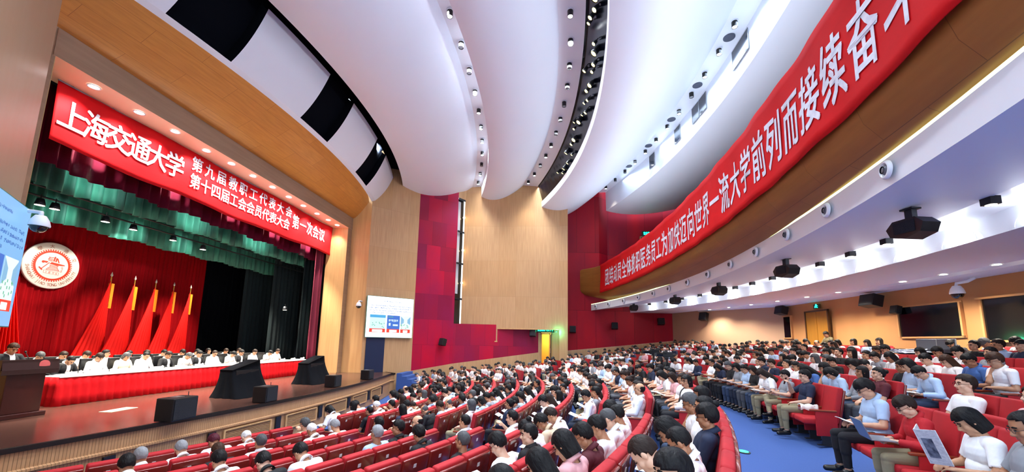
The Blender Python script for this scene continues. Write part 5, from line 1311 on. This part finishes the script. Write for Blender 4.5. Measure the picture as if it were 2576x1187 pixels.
for i, s in enumerate(SEATS):
    rz = R_(s['th']) + PI; where = '%s seat in, %s %s row, %s block' % (ordn(s['k']), ORD[s['row']], s['kind'], s['block'])
    at = s['occ']; M = Matrix.Translation((s['x'], s['y'], s['z'])) @ Matrix.Rotation(rz, 4, 'Z')
    if i in HI_C:
        up_ = at is None and not (s['kind'] == 'rear' and s['h'][0] > 1900 and s['row'] == 0)
        chair((s['x'], s['y'], s['z']), rz, up_, '%sred chair, %s' % ('empty ' if at is None else '', where), 'red auditorium chairs', endl=s['last'] or (s['end'] and s['block'] != 'near'))
    else: ncl = lowadd(lc_v, lc_f, lc_c, cbv, cb.f, [cc[k] for k in cbcol], M, ncl)
    if at is None: continue
    r1 = rnd.random()
    fem = rnd.random() < .38
    if at.get('h') and not at.get('st'): fem = False
    st = at.get('st') or (rnd.choice(('long', 'bob', 'long', 'bun')) if fem else rnd.choice(('short', 'short', 'fringe', 'crew', 'short', 'bald' if rnd.random() < .2 else 'short')))
    hn = at.get('h') or rnd.choice(('black', 'black', 'black', 'dark brown', 'black', 'dark grey' if rnd.random() < .4 else 'black'))
    sh = at.get('sh') or rnd.choices(('white', 'light blue', 'navy', 'black', 'grey', 'pink', 'beige', 'red'), (54, 11, 7, 16, 5, 2, 3, 2))[0]
    po = at.get('p') or rnd.choices(('watch', 'read', 'write', 'chin', 'cross', 'aside', 'doze', 'phone'), (22, 34, 14, 6, 6, 4, 7, 1.5))[0]
    tr = at.get('tr') or rnd.choice(('black', 'navy', 'black', 'grey', 'jeans', 'khaki'))
    sk = rnd.choice(SK); sc = at.get('s') or rnd.uniform(.93, 1.03)
    gl = bool(at.get('g')) or rnd.random() < .3
    if i in HI_P:
        zoff = (1 - sc) * .45
        person((s['x'], s['y'], s['z'] + zoff), rz + rnd.uniform(-.06, .06), po, st, HC[hn], SHC[sh], TRC[tr], sk, long_=rnd.random() < .18, glasses=gl, scale=sc,
               label='person in %s shirt, %s, %s' % (sh, PT[po], where), group='audience members', lite=s['d'] > 14, collar=rnd.random() < .6)
        if po in ('read', 'write', 'cross') and (rnd.random() < .75 or at) and not (s['h'][0] > 2290 and s['h'][1] > 1000): booklets.append((s, rz, po, where))
    else:
        B = BOD[po]; lv, lf, fc = B['low']; cols = {0: sk, 1: SHC[sh], 2: TRC[tr], 3: lin('101012')}
        nlow = lowadd(low_v, low_f, low_c, lv * sc, lf, [cols[c] for c in fc], M, nlow)
        hm = B['Hm'].to_4x4(); hm.translation = B['head']
        nlow = lowadd(low_v, low_f, low_c, sphv * np.array([1, 1, 1]), sphf, [HC[hn]] * len(sphf), M @ Matrix.Scale(sc, 4) @ hm @ Matrix.Translation((-.012, 0, .012)), nlow)
        if st in ('long', 'bob'):
            nlow = lowadd(low_v, low_f, low_c, sphv * np.array([.75, .95, 1.6]), sphf, [HC[hn]] * len(sphf), M @ Matrix.Scale(sc, 4) @ hm @ Matrix.Translation((-.05, 0, -.11)), nlow)
        if po in ('read', 'write', 'cross') and rnd.random() < .7:
            pb_ = MB(); pb_.box(.36, -.13, .74, .56, .13, .752, M=Matrix.Identity(4)); nlow = lowadd(low_v, low_f, low_c, np.array(pb_.v), pb_.f, [lin('F3F3F0')] * 6, M, nlow)
def stuffmesh(name, V, F, Cc, m, label, cat):
    if not V: return
    me = bpy.data.meshes.new(name); me.from_pydata(np.concatenate(V).tolist(), [], F); me.materials.append(m)
    ca = me.color_attributes.new('Col', 'FLOAT_COLOR', 'CORNER'); tot = []
    for f, c in zip(F, Cc): tot += list(c) * len(f)
    ca.data.foreach_set('color', tot); o = bpy.data.objects.new(name, me); COL.objects.link(o); tag(o, label, cat, kind='stuff'); return o
def attrmat(name, rough):
    m = bpy.data.materials.new(name); m.use_nodes = True; nt = m.node_tree; a = nt.nodes.new('ShaderNodeAttribute'); a.attribute_name = 'Col'
    nt.links.new(a.outputs['Color'], nt.nodes['Principled BSDF'].inputs['Base Color']); nt.nodes['Principled BSDF'].inputs['Roughness'].default_value = rough; return m
o = stuffmesh('distant_crowd', low_v, low_f, low_c, attrmat('crowd_colours', .7), 'distant crowd of seated people filling the rows beyond the nearer audience', 'crowd')
if o: o.data.polygons.foreach_set('use_smooth', [True] * len(o.data.polygons))
stuffmesh('distant_chairs', lc_v, lc_f, lc_c, attrmat('far_chair_colours', .6), 'distant rows of red chairs under the far crowd', 'chairs')
b = MB(); b.box(-.10, -.14, 0, .10, .0, .006, M=Matrix.Rotation(.07, 4, 'X')); b.box(-.10, .0, 0, .10, .14, .006, M=Matrix.Rotation(-.07, 4, 'X')); BK = me_of(b, PAPER)
for s, rz, po, where in booklets:
    sc_ = 1; d = {'read': (.53, .735, .35), 'write': (.60, .72, .1), 'cross': (.5, .79, .45)}[po]
    o = bpy.data.objects.new('booklet', BK); COL.objects.link(o)
    M = Matrix.Translation((s['x'], s['y'], s['z'])) @ Matrix.Rotation(rz, 4, 'Z') @ Matrix.Translation((d[0], 0, d[1])) @ Matrix.Rotation(-d[2], 4, 'Y'); o.matrix_world = M
    tag(o, 'white booklet held on the lap, %s' % where, 'booklet', 'booklets on laps')
# ------------------------------------------------------------------ people on stage
OC = MB(); rbox(OC, -.06, -.25, .55, .02, .25, 1.12, .03); CB_ = me_of(OC, BLK, True)
OC = MB(); rbox(OC, .0, -.25, .42, .48, .25, .52, .03); CS_ = me_of(OC, BLK, True)
OC = MB(); OC.tube([(.22, 0, .42), (.22, 0, .08)], .03, 8)
for a in range(5): OC.tube([(.22, 0, .08), (.22 + .28 * math.cos(a * 1.2566), .28 * math.sin(a * 1.2566), .04)], .02, 6)
CL_ = me_of(OC, CHROME)
OC = MB()
for s_ in (1, -1): OC.tube([(.02, s_ * .27, .75), (.3, s_ * .27, .72), (.3, s_ * .27, .5)], .018, 6)
CA_ = me_of(OC, BLK)
def officechair(x, y, label):
    r = empty('office_chair', (x, y, 0), 0, label, 'chair', 'black chairs on stage')
    for nm, me in (('backrest', CB_), ('seat', CS_), ('star_base', CL_), ('armrests', CA_)): o = bpy.data.objects.new(nm, me); COL.objects.link(o); o.parent = r
front = [(10.33, 'w', 'suit'), (11.19, 'r', 'white'), (11.97, 'r', 'cream', 'bob'), (12.65, 'r', 'white'), (13.43, 'r', 'suit'), (14.1, 'w', 'white'), (14.75, 'r', 'suit'), (15.5, 'r', 'white'), (16.25, 'w', 'white'), (16.95, 'r', 'suit'), (17.75, 'r', 'white'), (18.6, 'w', 'white'), (19.4, 'r', 'white')]
backr = [(11.0, 'white'), (11.55, 'white'), (12.2, 'white'), (12.9, 'white'), (13.6, 'light blue'), (14.25, 'white'), (14.95, 'white'), (15.8, 'suit'), (16.47, 'white'), (17.27, 'grey', 'bob'), (18.1, 'white'), (18.95, 'white')]
rnd = random.Random(9); SHC['cream'] = lin('E8DCC4')
for row, (lst, x, fr) in enumerate(((front, -13.95, 'behind the front stage table'), (backr, -15.7, 'behind the second stage table'))):
    for i, it in enumerate(lst):
        y = it[0]; sh = it[2] if row == 0 else it[1]; st = it[-1] if it[-1] in ('bob',) else rnd.choice(('short', 'short', 'fringe', 'crew'))
        po = ('write' if it[1] == 'w' else 'read') if row == 0 else rnd.choice(('read', 'watch', 'read', 'aside'))
        suit = sh == 'suit'
        officechair(x - .04, y, 'black office chair %s, %s from the lectern' % (fr, ORD[i]))
        person((x, y, -.0), rnd.uniform(-.1, .1), po, st, HC[rnd.choice(('black', 'black', 'black', 'dark brown', 'dark brown', 'dark grey'))], SHC['black'] if suit else SHC[sh], TRC['black'], rnd.choice(SK[:3]), long_=rnd.random() < .4, suit=suit, glasses=rnd.random() < .3, scale=1.0,
               label='official in %s %s, %s from lectern' % ('dark suit' if suit else sh + ' shirt', fr, ORD[i]), group='officials on stage')
person((-12.35, 8.2, 0), R_(-4), 'stand', 'short', HC['brown'], SHC['black'], TRC['black'], SK[1], suit=True, scale=.96, label='speaker in dark suit standing at the lectern, looking down at notes')

# ------------------------------------------------------------------ video cameras and operator in the cross aisle
def tripodcam(x, y, z, rz, label, s=1.0):
    r = empty('video_camera', (x, y, z), rz, label, 'camera', 'video cameras on tripods')
    for k in range(3):
        a = R_(120 * k + 30); b = MB(); b.tube([(0, 0, 1.25), (.28 * math.cos(a), .28 * math.sin(a), .62), (.5 * math.cos(a), .5 * math.sin(a), .02)], [.022, .018, .014], 8); b.tube([(.1 * math.cos(a), .1 * math.sin(a), .7), (.28 * math.cos(a), .28 * math.sin(a), .62)], .008, 6); b.build('leg', BLK, r)
    b = MB(); b.tube([(0, 0, 1.2), (0, 0, 1.4)], .04, 10); b.box(-.07, -.06, 1.38, .07, .06, 1.43); b.build('fluid_head', CHROME, r)
    b = MB(); b.tube([(-.05, .06, 1.4), (-.5, .12, 1.2)], .012, 6); b.build('pan_handle', BLK, r)
    b = MB(); rbox(b, -.24, -.07, 1.43, .16, .07, 1.64, .015); b.build('camera_body', BLK, r)
    b = MB(); b.tube([(.16, 0, 1.53), (.42, 0, 1.53)], [.06, .07], 16); b.box(.42, -.085, 1.46, .5, .085, 1.6); b.build('lens', mat('lens_black', '101114', .2), r)
    b = MB(); b.tube([(-.15, 0, 1.64), (-.1, 0, 1.72), (.1, 0, 1.72), (.14, 0, 1.64)], .014, 6); b.build('carry_handle', BLK, r)
    b = MB(); rbox(b, .02, .08, 1.58, .14, .2, 1.68, .01); b.build('viewfinder', BLK, r)
    r.scale = (s, s, s); return r
tripodcam(4.72, 17.7, .035, R_(182), 'long black video camera on a tripod in the middle of the audience')
tripodcam(4.95, 16.6, .035, R_(172), 'second video camera on tripod, beside the long one and nearer the viewer', .95)
person((5.2, 18.4, .035), R_(180), 'stand', 'short', HC['black'], SHC['black'], TRC['black'], SK[1], scale=.93, label='camera operator in black standing behind the tripods in the cross aisle')

# ------------------------------------------------------------------ sound desk in the rear rows
zb = .95
r = empty('mixing_desk', (11.3, 12.6, zb), 0, 'long audio mixing desk with tilted panels and cables among the rear seats', 'mixing desk')
b = MB(); b.box(-.35, -1.3, .72, .45, 1.3, .78); b.box(-.33, -1.28, 0, -.28, 1.28, .72); b.build('desk_counter', mat('desk_black', '1A1A1E', .5), r)
for k, (y0, y1) in enumerate([(-1.15, -.35), (-.25, .55), (.62, 1.2)]):
    b = MB(); M = Matrix.Translation((.05, 0, .8)) @ Matrix.Rotation(R_(12), 4, 'Y'); b.box(-.28, y0, 0, .3, y1, .1, M=M); o = b.build('console', mat('console_grey', '3A4048', .4, .2), r)
    b = MB()
    for i in range(10):
        for j in range(5):
            yy = y0 + .06 + (y1 - y0 - .12) * i / 9; b.box(-.2 + .1 * j, yy - .008, .1, -.17 + .1 * j, yy + .008, .118, M=M)
    kn = b.build('fader_bank', mat('fader_pale', 'C8D4E8', .4), r); kn['kind'] = 'stuff'
for k, y in enumerate((-.55, .05)):
    m_ = empty('monitor_screen', (11.5, 12.9 + y, zb + .8), R_(180 + 10 * k), ['flat grey monitor seen from behind on the mixing desk, beside the dark window', 'second flat grey monitor on the mixing desk, closer to the camera'][k], 'monitor')
    b = MB(); rbox(b, -.02, -.27, .12, .02, .27, .46, .01); b.build('panel', mat('monitor_grey', '6A727C', .4), m_); b = MB(); b.tube([(0, 0, .15), (0, 0, .0)], .02, 6); b.box(-.08, -.1, 0, .08, .1, .015); b.build('stand', CHROME, m_)
pts = []
rn = random.Random(4)
for i in range(60): pts.append((10.9 + .25 * rn.random() + .1 * math.sin(i), 12.2 + 1.6 * rn.random(), zb + .82 + .14 * rn.random()))
b = MB(); b.tube(pts, .012, 6); o = b.build('cable_tangle', mat('pale_cable', 'C9D6EE', .5), smooth=True); tag(o, 'tangle of pale blue and white cables heaped on the mixing desk', 'cables')
r = empty('laptop', (11.15, 14.1, zb + .8), R_(180), 'dark laptop with glowing white logo on the shelf by the mixing desk', 'laptop')
b = MB(); b.box(-.12, -.17, 0, .12, .17, .018); b.build('keyboard_base', METAL, r); b = MB(); b.quad((.11, -.17, .02), (.11, .17, .02), (.2, .17, .24), (.2, -.17, .24)); b.build('lid', mat('lid_dark', '2A1A18', .3), r, solid=.012)
b = MB(); b.ball((.172, 0, .13), (.004, .02, .025), seg=12, rings=8); b.build('lid_mark', mat('logo_white', 'FFFFFF', .4, emit='FFFFFF', estr=2), r)
b = MB(); b.box(11.0, 13.9, zb + .0, 11.35, 16.2, zb + .8); o = b.build('rear_shelf', mat('dark_shelf', '5A2A1C', .5)); tag(o, 'low dark wooden shelf beside the mixing desk in the rear rows', 'shelf')
person((12.35, 18.3, .95), R_(182), 'stand', 'short', HC['black'], lin('5A5238'), TRC['black'], SK[2], long_=True, scale=.98, label='technician in olive jacket standing before the brown rear door')
person((11.9, 12.2, .95), R_(180), 'write', 'short', HC['black'], SHC['black'], TRC['black'], SK[2], label='sound engineer in black bent over the mixing desk')

# ------------------------------------------------------------------ things held by the nearest people
def near_head(px, py): return min((s for s in SEATS if s['occ'] is not None), key=lambda s: (s['h'][0] - px) ** 2 + (s['h'][1] - py) ** 2)
def place(o, s, dx, dy, dz, tilt=0, rz=0):
    o.matrix_world = Matrix.Translation((s['x'], s['y'], s['z'])) @ Matrix.Rotation(R_(s['th']) + PI + rz, 4, 'Z') @ Matrix.Translation((dx, dy, dz)) @ Matrix.Rotation(tilt, 4, 'Y'); return o
s = near_head(2314, 1036)
r = place(empty('laptop', (0, 0, 0), 0, 'open silver laptop on the lap of the person in the red polo', 'laptop'), s, .62, 0, .70)
b = MB(); rbox(b, -.16, -.17, 0, .08, .17, .016, .006); b.build('keyboard_base', METAL, r); b = MB(); M = Matrix.Translation((.08, 0, .01)) @ Matrix.Rotation(R_(22), 4, 'Y'); rbox(b, -.006, -.17, 0, .006, .17, .23, .004, M); b.build('screen_lid', METAL, r)
s = near_head(2452, 1080)
NEWS = mat('newsprint', 'DADCE2', .8, noise=((30, 30, 60), .5, '9BA0AE'))
b = MB(); b.box(-.004, -.2, -.04, .004, .005, .28, M=Matrix.Rotation(R_(-28), 4, 'Z')); b.box(-.004, -.005, -.04, .004, .2, .28, M=Matrix.Rotation(R_(28), 4, 'Z')); o = b.build('newspaper', NEWS)
b = MB(); b.box(-.0052, .03, .06, -.0045, .13, .22, M=Matrix.Rotation(R_(28), 4, 'Z')); b.box(.0045, .03, .02, .0052, .13, .2, M=Matrix.Rotation(R_(28), 4, 'Z')); b.box(.0045, -.15, .1, .0052, -.04, .24, M=Matrix.Rotation(R_(-28), 4, 'Z')); b.build('printed_picture', mat('news_picture', '2E3448', .7, noise=((20, 20, 20), .8, '8C94A8')), o)
place(o, s, .56, 0, .74, R_(18)); tag(o, 'open grey newspaper held by the black-haired person in white at the aisle', 'newspaper')
for (px, py, lb) in ((1302, 1069, 'black phone held up by the person in white with one hand raised'), (2025, 967, 'black phone held up by the person in navy on the aisle row')):
    s = near_head(px, py); b = MB(); rbox(b, -.004, -.036, -.075, .004, .036, .075, .003); o = b.build('phone', mat('phone_black', '0A0C10', .15)); place(o, s, .47, -.15, 1.07, R_(-20)); tag(o, lb, 'phone')
# white polo badge on the red shirt
# folded towel on the armrest of the front rear-block row
s = near_head(2025, 967)
b = MB(); n = 14; rows = [[(.1 + .3 * i / n + .012 * math.sin(j * 1.1), .275 + .03 * (j - 3) / 1.5 + .012 * math.sin(i * .8 + j * .5), .655 + .012 * math.sin(i * .9 + j * .7) - .10 * (abs(j - 3) / 3) ** 2.2) for j in range(7)] for i in range(n + 1)]; b.grid(rows); o = b.build('white_cloth', mat('white_towel', 'ECEAE4', .9), smooth=True, solid=.012); place(o, s, 0, 0, 0); tag(o, 'crumpled white cloth on the armrest beside the person in navy', 'cloth')
# red folder on a lap
s = near_head(1678, 1127); b = MB(); rbox(b, -.15, -.11, 0, .15, .11, .02, .004); o = b.build('red_folder', mat('red_folder', 'B5202A', .5)); place(o, s, .66, .06, .66, .1); tag(o, 'red folder on the knees of the crew-cut person near the aisle', 'folder')
